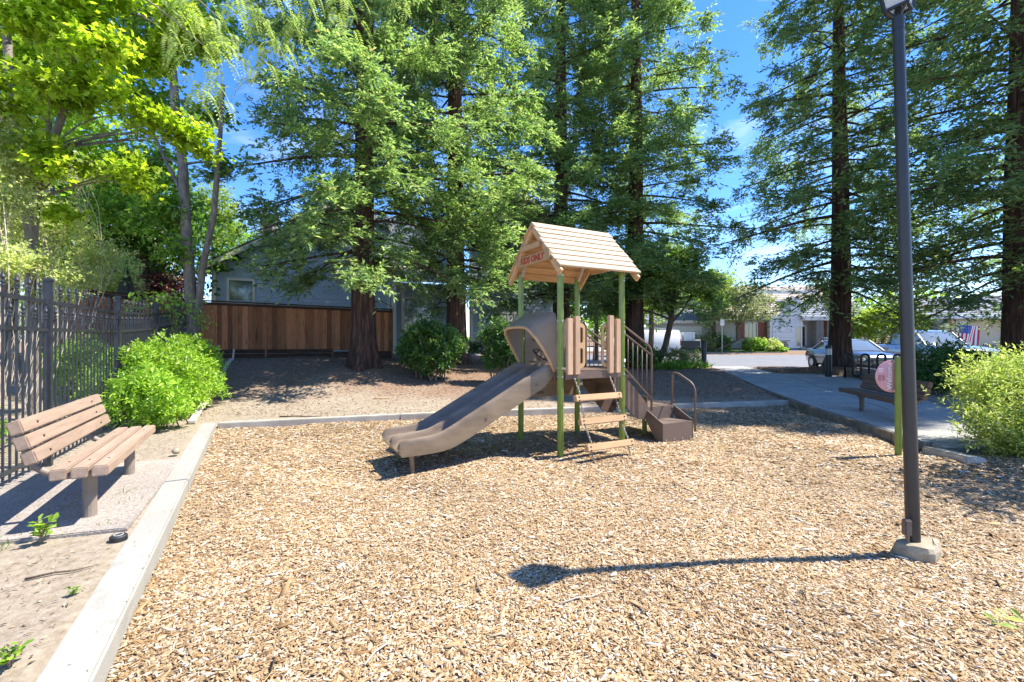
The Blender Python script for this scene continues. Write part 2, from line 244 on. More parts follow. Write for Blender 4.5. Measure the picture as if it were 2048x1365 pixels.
# ---------------------------------------------------------------- object helpers
def link(o, parent=None):
    COL.objects.link(o)
    if parent is not None: o.parent = parent
    return o
def tag(o, label=None, cat=None, group=None, kind=None):
    if label: o['label'] = label
    if cat: o['category'] = cat
    if group: o['group'] = group
    if kind: o['kind'] = kind
    return o
def thing(name, label, cat, loc=(0,0,0), rz=0.0, group=None):
    o = bpy.data.objects.new(name, None); o.empty_display_size = .1; o.location = loc; o.rotation_euler = (0,0,rz); link(o)
    return tag(o, label, cat, group)
class MB:
    """collects vertices and faces, links them as one mesh object"""
    def __init__(s): s.v = []; s.f = []; s.mi = []; s.cur = 0
    def add(s, vs, fs, M=None):
        o = len(s.v)
        for p in vs:
            p = Vector(p); s.v.append(tuple(M @ p) if M is not None else tuple(p))
        for f in fs: s.f.append([i+o for i in f]); s.mi.append(s.cur)
    def box(s, c, d, rot=None, M=None):
        x, y, z = d[0]/2, d[1]/2, d[2]/2
        T = Matrix.Translation(c)
        if rot: T = T @ Euler(rot).to_matrix().to_4x4()
        if M is not None: T = M @ T
        s.add([(-x,-y,-z),(x,-y,-z),(x,y,-z),(-x,y,-z),(-x,-y,z),(x,-y,z),(x,y,z),(-x,y,z)],
              [(3,2,1,0),(4,5,6,7),(0,1,5,4),(1,2,6,5),(2,3,7,6),(3,0,4,7)], T); return s
    def bar(s, a, b, w, h, up=(0,0,1)):
        a, b = Vector(a), Vector(b); d = (b-a); L = d.length; d.normalize(); u = Vector(up); r = d.cross(u)
        if r.length < 1e-4: r = d.cross(Vector((0,1,0)))
        r.normalize(); u = r.cross(d)
        M = Matrix((d, r, u)).transposed().to_4x4(); M.translation = (a+b)/2
        return s.box((0,0,0), (L, w, h), None, M)
    def tube(s, pts, r, n=8, cap=True, M=None):
        pts = [Vector(p) for p in pts]; k = len(pts); rs = r if hasattr(r, '__len__') else [r]*k
        V = []; prev = None
        for i, p in enumerate(pts):
            t = (pts[min(i+1,k-1)] - pts[max(i-1,0)]).normalized()
            if prev is None:
                q = Vector((0,0,1)) if abs(t.z) < .9 else Vector((1,0,0)); u = (q - t*q.dot(t)).normalized()
            else: u = (prev - t*prev.dot(t)).normalized()
            prev = u; w = t.cross(u)
            for j in range(n):
                a = 2*math.pi*j/n; V.append(p + (u*math.cos(a)+w*math.sin(a))*rs[i])
        Fc = [(i*n+j, i*n+(j+1)%n, (i+1)*n+(j+1)%n, (i+1)*n+j) for i in range(k-1) for j in range(n)]
        if cap: Fc += [tuple(range(n-1,-1,-1)), tuple((k-1)*n+j for j in range(n))]
        s.add(V, Fc, M); return s
    def lathe(s, prof, n=16, c=(0,0,0), M=None, sq=False):
        V = []
        for r, z in prof:
            for j in range(n):
                a = 2*math.pi*(j+.5)/n; V.append((c[0]+r*math.cos(a), c[1]+r*math.sin(a), c[2]+z))
        k = len(prof)
        Fc = [(i*n+j, i*n+(j+1)%n, (i+1)*n+(j+1)%n, (i+1)*n+j) for i in range(k-1) for j in range(n)]
        Fc += [tuple(range(n-1,-1,-1)), tuple((k-1)*n+j for j in range(n))]
        s.add(V, Fc, M); return s
    def prism(s, poly, z0, z1, M=None):
        """polygon (x, y) extruded z0..z1"""
        n = len(poly); V = [(x,y,z0) for x,y in poly] + [(x,y,z1) for x,y in poly]
        Fc = [tuple(range(n-1,-1,-1)), tuple(range(n,2*n))] + [(i,(i+1)%n,n+(i+1)%n,n+i) for i in range(n)]
        s.add(V, Fc, M); return s
    def mesh(s, name, mats, smooth=False, bevel=0, seg=2):
        me = bpy.data.meshes.new(name); me.from_pydata(s.v, [], s.f)
        bm = bmesh.new(); bm.from_mesh(me); bmesh.ops.recalc_face_normals(bm, faces=bm.faces)
        if bevel: bmesh.ops.bevel(bm, geom=list(bm.edges), offset=bevel, segments=seg, affect='EDGES', clamp_overlap=True)
        bm.to_mesh(me); bm.free()
        for m in (mats if isinstance(mats, (list,tuple)) else [mats]): me.materials.append(MATS[m])
        if len(me.materials) > 1: me.polygons.foreach_set('material_index', s.mi)
        if smooth: me.polygons.foreach_set('use_smooth', [True]*len(me.polygons))
        return me
    def build(s, name, mats, parent=None, smooth=False, bevel=0, seg=2, auto=None):
        me = s.mesh(name, mats, smooth, bevel, seg)
        o = link(bpy.data.objects.new(name, me), parent)
        if auto: sharp(me, auto)
        return o
def sharp(me, deg=35):
    me.polygons.foreach_set('use_smooth', [True]*len(me.polygons))
    bm = bmesh.new(); bm.from_mesh(me)
    for e in bm.edges:
        if len(e.link_faces) == 2 and e.calc_face_angle(0) > math.radians(deg): e.smooth = False
    bm.to_mesh(me); bm.free()
def uvbox(me, s=1.0):
    """uv in metres along the face's main plane"""
    uv = me.uv_layers.new(name='uv')
    for p in me.polygons:
        n = p.normal; a = max(range(3), key=lambda i: abs(n[i])); ax = [i for i in range(3) if i != a]
        for li in p.loop_indices:
            co = me.vertices[me.loops[li].vertex_index].co; uv.data[li].uv = (co[ax[0]]*s, co[ax[1]]*s)
def put(name, me, parent=None, loc=(0,0,0), rot=(0,0,0), sc=(1,1,1)):
    o = bpy.data.objects.new(name, me); o.location = loc; o.rotation_euler = rot; o.scale = sc
    return link(o, parent)
def bx(name, c, d, mat, parent=None, rot=None, bevel=0):
    """a box part; origin at its centre so grain follows the piece"""
    m = MB().box((0,0,0), d).mesh(name, mat, bevel=bevel)
    return put(name, m, parent, c, rot or (0,0,0))
def copy_tree(o, parent=None):
    c = o.copy(); COL.objects.link(c)
    if parent is not None: c.parent = parent
    for ch in [x for x in COL.objects if x.parent == o]: copy_tree(ch, c)
    return c
def npmesh(name, V, q, mat, smooth=False):
    """V (n,3), q (m,k) faces of k corners"""
    me = bpy.data.meshes.new(name); V = np.ascontiguousarray(V, dtype=np.float32); q = np.ascontiguousarray(q, dtype=np.int32)
    me.vertices.add(len(V)); me.vertices.foreach_set('co', V.ravel())
    k = q.shape[1]; me.loops.add(q.size); me.loops.foreach_set('vertex_index', q.ravel())
    me.polygons.add(len(q)); me.polygons.foreach_set('loop_start', np.arange(0, q.size, k, dtype=np.int32))
    if smooth: me.polygons.foreach_set('use_smooth', np.ones(len(q), dtype=bool))
    me.update(calc_edges=True); me.materials.append(MATS[mat]); return me
def text_mesh(name, body, size, mat, depth=.002, shear=0.0, weight=0.0, align='CENTER'):
    cu = bpy.data.curves.new(name, 'FONT'); cu.body = body; cu.size = size; cu.align_x = align; cu.align_y = 'CENTER'; cu.extrude = depth; cu.shear = shear; cu.offset = weight; cu.resolution_u = 3
    o = bpy.data.objects.new(name, cu); COL.objects.link(o); dg = bpy.context.evaluated_depsgraph_get(); dg.update()
    me = bpy.data.meshes.new_from_object(o.evaluated_get(dg)); bpy.data.objects.remove(o); me.materials.clear(); me.materials.append(MATS[mat]); me.name = name; return me
def ss(a, b, x):
    t = np.clip((x-a)/(b-a), 0, 1); return t*t*(3-2*t)
rng = np.random.default_rng(11)
def unit(a): return a/np.maximum(np.linalg.norm(a, axis=-1, keepdims=True), 1e-9)
STAR = [(0,0,0),(.32,.10,.02),(.16,.26,0),(.50,.52,-.06),(.20,.56,0),(0,1.0,-.1)]   # half outline of a five-lobed leaf, y along the leaf
def leaf_mesh(name, P, D, Nn, Ln, Wd, mat, shape='rhomb', fold=.18):
    """one leaf per row: base P, direction D, upper-side normal Nn"""
    n = len(P); D = unit(D); Sd = unit(np.cross(D, Nn)); U = np.cross(Sd, D); Ln = np.broadcast_to(Ln, (n,))[:,None]; Wd = np.broadcast_to(Wd, (n,))[:,None]
    if shape == 'rhomb':
        V = np.stack([P, P+D*Ln*.5+Sd*Wd*.5+U*Wd*fold, P+D*Ln-U*Ln*.06, P+D*Ln*.5-Sd*Wd*.5+U*Wd*fold], 1)
        q = np.arange(n)[:,None]*4 + np.array([[0,1,2,3]])
    elif shape == 'obov':
        V = np.stack([P, P+D*Ln*.62+Sd*Wd*.5+U*Wd*fold, P+D*Ln*.93+Sd*Wd*.22, P+D*Ln-U*Ln*.04, P+D*Ln*.93-Sd*Wd*.22, P+D*Ln*.62-Sd*Wd*.5+U*Wd*fold], 1)
        q = (np.arange(n)[:,None,None]*6 + np.array([[[0,1,2,3],[0,3,4,5]]])).reshape(-1,4)
    else:
        pts = STAR + [(-x,y,z) for x,y,z in STAR[-2:0:-1]]
        V = np.stack([P + D*Ln*y + Sd*Wd*x + U*Ln*z for x,y,z in pts], 1)
        k = len(pts); q = (np.arange(n)[:,None,None]*k + np.array([[[0,1,2,3],[0,3,4,5],[0,5,6,7],[0,7,8,9]]])).reshape(-1,4)
    return npmesh(name, V.reshape(-1,3), q, mat)
def rand_dirs(n, up=0.0, spread=1.0):
    d = rng.normal(size=(n,3))*spread; d[:,2] += up; return unit(d)
def sprigs(C, R, n, shell=.55, zmin=None):
    """n points in ellipsoids C (k,3), R (k,3), biased to the outside"""
    k = len(C); w = np.prod(R, 1)**(2/3); i = rng.choice(k, n, p=w/w.sum())
    d = rand_dirs(n); r = shell + (1-shell)*rng.random(n)**.7
    r *= 1 + .34*np.sin(d[:,0]*5+i*1.7)*np.sin(d[:,1]*4.3+i)*np.sin(d[:,2]*6+i*.6) + .16*(rng.random(n) < .06)
    p = C[i] + d*R[i]*r[:,None]
    if zmin is not None: p[:,2] = np.maximum(p[:,2], zmin + rng.random(n)*.15)
    return p, d
def foliage(name, C, R, n, per, ln, wd, mat, shape='rhomb', shell=.55, up=.35, twig=.25, zmin=None, droop=0.0, jit=.5):
    """sprigs of leaves through ellipsoids: twigs that point outward carry whorls of leaves"""
    C = np.array(C, float); R = np.array(R, float)
    p, d = sprigs(C, R, n, shell, zmin)
    ax = unit(d*.8 + rand_dirs(n)*.7 + np.array([0,0,up-droop]))
    s = rng.random((n,per)); P = p[:,None,:] + ax[:,None,:]*(s[:,:,None]-.5)*twig*(1+.6*rng.random((n,1,1)))
    rd = rng.normal(size=(n,per,3)); D = unit(unit(rd - (rd*ax[:,None,:]).sum(-1,keepdims=True)*ax[:,None,:])*1.0 + ax[:,None,:]*(.25+.7*s[:,:,None]) - np.array([0,0,droop*.6]))
    Nn = unit(rng.normal(size=(n,per,3))*jit + np.array([0,0,1.0]) + ax[:,None,:]*.3)
    m = n*per; sc = .7+.6*rng.random(m)
    return leaf_mesh(name, P.reshape(m,3), D.reshape(m,3), Nn.reshape(m,3), ln*sc, wd*sc, mat, shape)
def limbs(mb, base, targets, r0, start=.3, n=5, sag=.1, segs=6):
    """tapered curved limbs from a trunk point to each target"""
    base = Vector(base)
    for tg in targets:
        tg = Vector(tg); d = tg-base; pts = []; rs = []
        w = Vector((random.uniform(-1,1), random.uniform(-1,1), random.uniform(-.5,.8)))*d.length*.10
        for i in range(segs+1):
            t = i/segs; pts.append(base + d*t + w*math.sin(math.pi*t) + Vector((0,0,sag*d.length*math.sin(math.pi*t)))); rs.append(max(.006, r0*(1-.85*t)))
        mb.tube(pts, rs, n, cap=False)
def trunk_tube(mb, pts, r, n=14, wob=.08, sub=5, flute=0.0):
    """trunk through pts with a rough outline"""
    pts = [Vector(p) for p in pts]; P = []; R = []
    for i in range(len(pts)-1):
        for j in range(sub):
            t = j/sub; P.append(pts[i].lerp(pts[i+1], t)); R.append(r[i]*(1-t)+r[i+1]*t)
    P.append(pts[-1]); R.append(r[-1]); ph = random.random()*6; V = []
    for i, p in enumerate(P):
        for j in range(n):
            a = 2*math.pi*j/n; rr = R[i]*(1+wob*math.sin(a*3+i*.9+ph)*math.sin(i*.7+j)+flute*math.sin(a*5+ph)*math.exp(-i*.35)+random.uniform(-.03,.03)); V.append(p+Vector((math.cos(a)*rr, math.sin(a)*rr, 0)))
    k = len(P); mb.add(V, [(i*n+j, i*n+(j+1)%n, (i+1)*n+(j+1)%n, (i+1)*n+j) for i in range(k-1) for j in range(n)] + [tuple((k-1)*n+j for j in range(n))])
# ---------------------------------------------------------------- terrain
KU = Vector((-.5, .866, 0)); KN = Vector((-.866, -.5, 0))           # along / across the near kerb, the bench and the iron fence
K0 = Vector((-1.79, 1.956, 0)); CORNER = K0 + KU*6.39                # inner foot of the near kerb
BACK = [CORNER, Vector((-2.11, 8.39, 0)), Vector((2.2, 9.42, 0)), Vector((6.475, 10.31, 0))]
EDGE = [(5.2,5.1),(5.31,5.33),(5.5,6.0),(5.67,6.57),(6.10,8.81),(6.475,10.31)]       # play-side edge of the path
XL_Y = np.array([5.1,5.98,6.57,8.81,10.31,14,17.5,19,24.3]); XL_X = np.array([5.22,5.50,5.68,6.11,6.49,7.4,8.4,8.8,10.3])
XR_Y = np.array([5.6,5.98,9.5,12,15.5,17.2,17.7,19,24.3]); XR_X = np.array([6.2,6.6,9.3,10.4,12.0,12.0,10.35,10.75,12.6])
def pz(y): return .14 + .10*ss(10,18,y) - .11*ss(19,24.3,y)
def rz(y): return .12 + np.maximum(0, np.asarray(y)-24)*.024
def backline(x):
    return np.interp(x, [p.x for p in BACK], [p.y for p in BACK])
def in_play(x, y, e=0.0, eb=0.0):
    left = (x-K0.x)*KN.x + (y-K0.y)*KN.y            # >0 outside the near kerb
    return (left < e) & (y < backline(x)+eb) & ((x < np.interp(y, [e[1] for e in EDGE], [e[0] for e in EDGE])) | (y < 5.6))
def gz(x, y):
    x = np.asarray(x, float); y = np.asarray(y, float)
    wl = ss(6,-8,x); d = ss(9.3,15.5,y-(x+1)*.1)
    z = .105 + .82*d*wl
    z = z + .22*ss(11,17,y)*(1-ss(20,23.5,y))*(1-wl)*ss(-2,3,x)
    z = z + .03*np.sin(x*1.3+y*.7)*np.sin(y*1.1-x*.4)*ss(9.5,12,y)*(1-ss(20,24,y))
    z = z + .22*np.exp(-((x-12.6)**2+(y-17.1)**2)/2.2)
    z = z + .12*np.exp(-((x+4.4)**2+(y-13.2)**2)/1.6) + .12*np.exp(-((x+2.2)**2+(y-16)**2)/1.6)
    z = z + .20*ss(-6.5,-11,x)*(1-ss(9,13,y))
    w = np.maximum(ss(21.5,23.8,y)*ss(2,6,x), ss(13.4,14.2,x)*ss(16.2,17.4,y)); z = z*(1-w) + (rz(y)-.09)*w
    far = ss(36.9,37.2,y); z = z*(1-far) + (np.maximum(z,.52)+ .33*ss(37,41,y))*far
    xl = np.interp(y, XL_Y, XL_X); xr = np.interp(y, XR_Y, XR_X)
    on = (x > xl-.04) & (x < xr+.05) & (y > 5.3) & (y < 24.4); z = np.where(on, pz(y)-.10, z)
    z = np.where(in_play(x, y, .10, .07), -.10, z)
    m = ss(4.6,6.2,x)*ss(5.9,5.2,y); z = np.where((y < 5.7) & (x > 3.5), -.10 + 0*m, z)
    return z
def axis(lo, hi, step, far):
    a = np.arange(lo, hi+1e-6, step); g = np.geomspace(step, far, 26).cumsum(); return np.concatenate([(lo-g)[::-1], a, hi+g])
gx = axis(-12,15,.12,220); gy = axis(-4,25,.12,220)
X, Y = np.meshgrid(gx, gy); Z = gz(X, Y); nx, ny = len(gx), len(gy)
idx = np.arange(nx*ny).reshape(ny, nx)
q = np.stack([idx[:-1,:-1], idx[:-1,1:], idx[1:,1:], idx[1:,:-1]], -1).reshape(-1,4)
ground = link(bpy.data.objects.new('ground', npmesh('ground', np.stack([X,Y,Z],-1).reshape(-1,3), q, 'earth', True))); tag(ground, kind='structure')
def gp(x, y): return Vector((x, y, float(gz(x, y))))

# wood chip bed: a gently uneven sheet inside the kerbs, heaped up on the right
def cz(x, y):
    z = .018*np.sin(x*1.7+.6)*np.sin(y*1.9+x*.5) + .010*np.sin(x*4.1+y*2.7)*np.sin(y*3.6-x)
    z = z + .17*ss(4.3,6.0,x+ (y-4.2)*.25)*ss(6.0,5.0,y)
    z = z - .075*np.exp(-((x+1.75)**2+(y-5.2)**2)/.35)           # worn hollow at the slide's exit
    return z
bxs = np.arange(-6.5,9.2,.1); bys = np.arange(-3.5,11,.1); X, Y = np.meshgrid(bxs, bys); idx = np.arange(X.size).reshape(X.shape)
ok = in_play(X, Y, .12, .10) | ((Y < 5.75) & (X > 4))
q = np.stack([idx[:-1,:-1], idx[:-1,1:], idx[1:,1:], idx[1:,:-1]], -1); sel = ok[:-1,:-1] & ok[1:,1:] & ok[:-1,1:] & ok[1:,:-1]
tag(link(bpy.data.objects.new('wood_chip_bed', npmesh('wood_chip_bed', np.stack([X,Y,cz(X,Y)],-1).reshape(-1,3), q[sel], 'chip_bed', True))), kind='structure')
def chip_points(n, y0, y1, pw):
    out = []
    while n > 0:
        y = y0 + (y1-y0)*rng.random(n*2)**pw; x = rng.random(n*2)*(2.48*y+2.3)-(1.24*y+.7)
        k = in_play(x, y) | ((y < 5.6) & (x > 4) & (x < 9)); k &= ((x-K0.x)*KN.x + (y-K0.y)*KN.y < -.01)
        k &= rng.random(n*2) < (1.24*y+1.0)/(1.24*y1+1.0)
        p = np.stack([x[k], y[k]], 1)[:n]; out.append(p); n -= len(p)
    return np.concatenate(out)
def chips(n, y0, y1, ln, wd, th, solid, pw=1.0):
    p = chip_points(n, y0, y1, pw); a = rng.random(n)*2*math.pi; c, s = np.cos(a), np.sin(a)
    l = ln*np.exp(rng.normal(size=n)*.42); w = wd*np.exp(rng.normal(size=n)*.4); h = th*(.6+.8*rng.random(n)); ti = rng.normal(size=n)*.11; tj = rng.normal(size=n)*.17
    base = np.column_stack([p, cz(p[:,0], p[:,1]) + h*.5 + .004 + rng.random(n)*.008 + np.abs(ti)*l*.3])
    ex = np.column_stack([c, s, ti]); ey = np.column_stack([-s, c, tj]); ez = unit(np.cross(ex, ey))
    tp = .45+.5*rng.random(n); be = rng.normal(size=n)*.05*l
    if solid:
        V = []
        for sz in (-.5,.5):
            for sx, sy in ((-.5,-.5),(.5,-.5),(.5,.5),(-.5,.5)):
                ww = w*(tp if sx > 0 else 1)*(1 if sz < 0 else .86)
                V.append(base + ex*(l*sx)[:,None] + ey*(ww*sy)[:,None] + ez*(h*sz + (be if sy*sx > 0 else -be))[:,None])
        V = np.stack(V, 1); fq = np.array([[4,5,6,7],[0,1,5,4],[1,2,6,5],[2,3,7,6],[3,0,4,7]]); k = 8
    else:
        V = np.stack([base - ex*(l*.5)[:,None] - ey*(w*.5)[:,None], base + ex*(l*.5)[:,None] - ey*(w*tp*.5)[:,None], base + ex*(l*.5)[:,None] + ey*(w*tp*.5)[:,None] + ez*be[:,None], base - ex*(l*.5)[:,None] + ey*(w*.5)[:,None]], 1)
        fq = np.array([[0,1,2,3]]); k = 4
    q = (np.arange(n)[:,None,None]*k + fq[None]).reshape(-1,4); return V.reshape(-1,3), q
V0, q0 = chips(38000, 1.35, 3.0, .024, .0072, .003, True)
V1, q1 = chips(150000, 1.4, 5.2, .0255, .0078, .003, False)
V2, q2 = chips(130000, 4.6, 10.6, .040, .0125, .003, False)
V3, q3 = chips(2600, 1.4, 8.0, .062, .012, .006, True)        # a scatter of long splinters
for V_, q_ in ((V0,q0),(V1,q1),(V2,q2),(V3,q3)): tag(link(bpy.data.objects.new('wood_chips', npmesh('wood_chips', V_, q_, 'wood_chip'))), kind='stuff')
# stray chips kicked onto the kerbs
def strays(n):
    t = rng.random(n)**.8*9-2.6; o = -.005+.19*rng.random(n)**1.6; P = np.column_stack([K0.x+KU.x*t+KN.x*o, K0.y+KU.y*t+KN.y*o, np.full(n,.134)]); D = rand_dirs(n); D[:,2] *= .05
    return leaf_mesh('stray_chips', P, D, unit(rng.normal(size=(n,3))*.12+np.array([0,0,1.])), .010+.02*rng.random(n), .004+.004*rng.random(n), 'wood_chip')
tag(link(bpy.data.objects.new('stray_chips', strays(90))), kind='stuff')
# leaf litter, bark crumbs and twigs on the bare earth
def litter(n, x0, x1, y0, y1, ln, wd):
    x = x0+(x1-x0)*rng.random(n); y = y0+(y1-y0)*rng.random(n)
    k = ~in_play(x, y, .26, .17) & ~((x > np.interp(y, XL_Y, XL_X)-.1) & (y > 5.2) & (x < np.interp(y, XR_Y, XR_X)))
    u_ = (x-K0.x)*KU.x+(y-K0.y)*KU.y; n_ = (x-K0.x)*KN.x+(y-K0.y)*KN.y; k &= ~((u_ > 1.45) & (u_ < 3.9) & (n_ > 0) & (n_ < 2.3))
    x, y = x[k], y[k]; m = len(x); P = np.column_stack([x, y, gz(x, y)+.006+rng.random(m)*.008])
    D = rand_dirs(m); D[:,2] *= .15; N_ = unit(rng.normal(size=(m,3))*.25+np.array([0,0,1.])); return leaf_mesh('litter', P, D, N_, ln*(.5+rng.random(m)), wd*(.5+rng.random(m)), 'litter')
tag(link(bpy.data.objects.new('leaf_litter', litter(19000,-9,7.5,8.2,17.5,.05,.018))), kind='stuff')
tag(link(bpy.data.objects.new('leaf_litter', litter(17000,-10,-.5,1.0,9,.030,.008))), kind='stuff')

# ---------------------------------------------------------------- kerbs
def kerb_run(parent, pts, w, z1, mat, lens, out):
    """kerb blocks butted along a line; out: +1 when the block lies left of the direction of travel"""
    seg = []
    for a, b in zip(pts[:-1], pts[1:]): seg.append((a, b))
    for a, b in seg:
        d = (b-a); L_ = d.length; d.normalize(); nrm = Vector((-d.y, d.x, 0))*out; t = 0
        n = max(1, round(L_/lens)); 
        for i in range(n):
            s = L_/n; p = a + d*(s*(i+.5)) + nrm*w/2; me = MB().box((0,0,0),(s-.008, w, z1+.16)).mesh('kerb_block', mat, bevel=.012)
            put('kerb_block', me, parent, (p.x, p.y, (z1-.16)/2+random.uniform(-.002,.002)), (0,0,math.atan2(d.y, d.x)))
def structure_empty(name):
    o = bpy.data.objects.new(name, None); link(o); return tag(o, kind='structure')
kb = structure_empty('kerb')
kerb_run(kb, [K0+KU*-5.4, K0+KU*2.85], .20, .13, 'concrete', 4.2, 1); kerb_run(kb, [K0+KU*2.85, CORNER], .20, .13, 'concrete', 3.6, 1)
kbk = structure_empty('kerb')
kerb_run(kbk, [BACK[0]+Vector((.02,.0,0)), BACK[1]], .14, .118, 'kerb_back', 3.4, 1); kerb_run(kbk, BACK[1:], .14, .118, 'kerb_back', 4.4, 1)
# exposed aggregate pad under the near bench
pad = [(-2.82,3.26),(-4.55,2.72),(-5.35,4.6),(-3.86,5.22)]
tag(MB().prism(pad, .0, .132).build('bench_pad', 'aggregate_light', bevel=.008), kind='structure')
# ---------------------------------------------------------------- path: cast slabs with open joints, kerb at the play side
path = structure_empty('path')
def slab(poly):
    c = np.mean(poly, 0); m = MB(); n = len(poly); g = .010; pl = []
    for x, y in poly:
        d = np.array([x, y])-c; d = d/np.linalg.norm(d); pl.append((x-c[0]-d[0]*g*1.4, y-c[1]-d[1]*g*1.4))
    V = [(x, y, -.12) for x, y in pl] + [(x, y, float(pz(y+c[1]))-.12) for x, y in pl]
    m.add(V, [tuple(range(n-1,-1,-1)), tuple(range(n,2*n))]+[(i,(i+1)%n,n+(i+1)%n,n+i) for i in range(n)])
    put('path_slab', m.mesh('path_slab','aggregate_path', bevel=.004, seg=1), path, (c[0], c[1], .12))
xl = lambda y: float(np.interp(y, XL_Y, XL_X)); xr = lambda y: float(np.interp(y, XR_Y, XR_X))
cuts = [6.0,7.4,8.81,10.31,12,13.7,15.5,17.2]
for a, b in zip(cuts[:-1], cuts[1:]):
    w = xr(a)-xl(a); n = 1 if w < 2 else 2; 
    for i in range(n):
        f0, f1 = i/n, (i+1)/n; p = lambda f, y: (xl(y)+.055*(1-f) + (xr(y)-xl(y)-.055)*f, y)
        slab([p(f0,a), p(f1,a), p(f1,b), p(f0,b)])
for a, b in ((17.2,19.2),(19.2,21.6),(21.6,24.2)): slab([(xl(a)+.055,a),(min(xr(a),10.4) if a < 17.5 else xr(a),a),(xr(b),b),(xl(b)+.055,b)])
slab([(5.62,5.98),(6.6,5.98),(6.15,5.68),(5.52,5.68)])
pk = structure_empty('kerb')
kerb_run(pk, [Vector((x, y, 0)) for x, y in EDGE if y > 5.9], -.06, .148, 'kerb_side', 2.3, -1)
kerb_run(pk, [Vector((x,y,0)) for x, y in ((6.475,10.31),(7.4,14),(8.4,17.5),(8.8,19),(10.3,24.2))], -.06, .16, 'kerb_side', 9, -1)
# the fallen last block of the path kerb, lying askew
tag(put('kerb_stone', MB().box((0,0,0),(.95,.2,.2)).mesh('kerb_stone','concrete_old',bevel=.02), None, (5.36,5.42,.05), (.04,.10,math.radians(70))), 'weathered concrete kerb block lying askew at the end of the path kerb', 'kerb block')
# ---------------------------------------------------------------- road, far kerb, lawn, driveways
def sheet(name, poly, zf, mat, kind='structure', off=0.0, dense=1):
    m = MB(); n = len(poly); m.add([(x,y,float(zf(y))+off) for x,y in poly], [tuple(range(n))]); o = m.build(name, mat); return tag(o, kind=kind)
ry = [13.7,16.2,24,37]
rd = MB(); pts = []
rows = [(16.0,[(14.0,60)]),(18.4,[(13.9,60)]),(22.6,[(13.1,60)]),(24.1,[(-4,60)]),(27,[(-14,70)]),(30,[(-24,75)]),(33.5,[(-28,80)]),(37,[(-30,85)])]
V = []; 
for y, [(a, b_)] in rows:
    for i in range(13): V.append((a+(b_-a)*i/12, y, float(rz(y))))
Fq = [(r*13+i, r*13+i+1, (r+1)*13+i+1, (r+1)*13+i) for r in range(len(rows)-1) for i in range(12)]
rd.add(V, Fq); tag(rd.build('road','asphalt'), kind='structure')
fk = structure_empty('far_kerb')
bx('kerb_block', (9.5,37.1,.46), (26,.18,.2), 'concrete', fk, bevel=.02); bx('kerb_block', (52,37.1,.46), (36,.18,.2), 'concrete', fk, bevel=.02)
def fz(y): return .53 + .33*ss(37,41,y)
sheet('lawn', [(13.2,37.3),(22.6,37.3),(22.3,39.2),(13.2,39.2)], lambda y: .60+.05*(y-37.3), 'lawn')
dv = MB(); dv.add([(22.9,36.95,.445),(30.8,36.95,.445),(30.2,41.4,.90),(23.3,41.4,.90)], [(0,1,2,3)]); tag(dv.build('driveway','driveway'), kind='structure')
dv = MB(); dv.add([(6,36.95,.445),(13,36.95,.445),(13.2,41.4,.90),(6,41.4,.90)], [(0,1,2,3)]); tag(dv.build('driveway','driveway'), kind='structure')
# ---------------------------------------------------------------- play structure
PZ = math.atan2(.473,.88)
ps = thing('play_structure', 'small playground tower with a peaked plank roof, double slide and green posts on wood chips', 'play structure', (.6355,5.842,0), PZ)
SD = 1.055; DK = 1.085
def post_mesh(h, r=.043):
    prof = []
    for j in range(24):
        a = 2*math.pi*j/24; rr = r*(1 if j%6 else .86)*(1.0 if j%3 else .97); prof.append((rr*math.cos(a), rr*math.sin(a)))
    m = MB(); m.prism(prof, -.12, h); return m
for a, b, h in ((0,0,2.50),(SD,0,2.50),(0,SD,2.50),(SD,SD,2.50)):
    o = put('post', post_mesh(h).mesh('post','green_metal'), ps, (a,b,0)); sharp(o.data, 25)
# bolts and collar caps on the posts
for a, b in ((0,0),(SD,0),(0,SD),(SD,SD)):
    for z in (DK-.05,DK+.06,DK+.68,2.36):
        bx('bolt',(a-.044 if a == 0 else a+.044,b,z),(.012,.022,.022),'galv',ps); bx('bolt',(a,b-.044 if b == 0 else b+.044,z),(.022,.012,.022),'galv',ps)
bx('label',(SD+.015,-.043,DK+.14),(.03,.004,.045),'sign_white',ps)
# deck: folded perforated steel
m = MB(); m.box((SD/2,SD/2,DK-.012),(SD-.06,SD-.06,.02)); o = m.build('deck','perforated_steel',ps); uvbox(o.data)
m = MB()
for c, d in (((SD/2,-.02,DK-.045),(SD-.09,.045,.10)),((SD/2,SD+.02,DK-.045),(SD-.09,.045,.10)),((-.02,SD/2,DK-.045),(.045,SD-.09,.10)),((SD+.02,SD/2,DK-.045),(.045,SD-.09,.10))): m.box(c,d)
m.build('deck_rim','brown_steel',ps,bevel=.008)
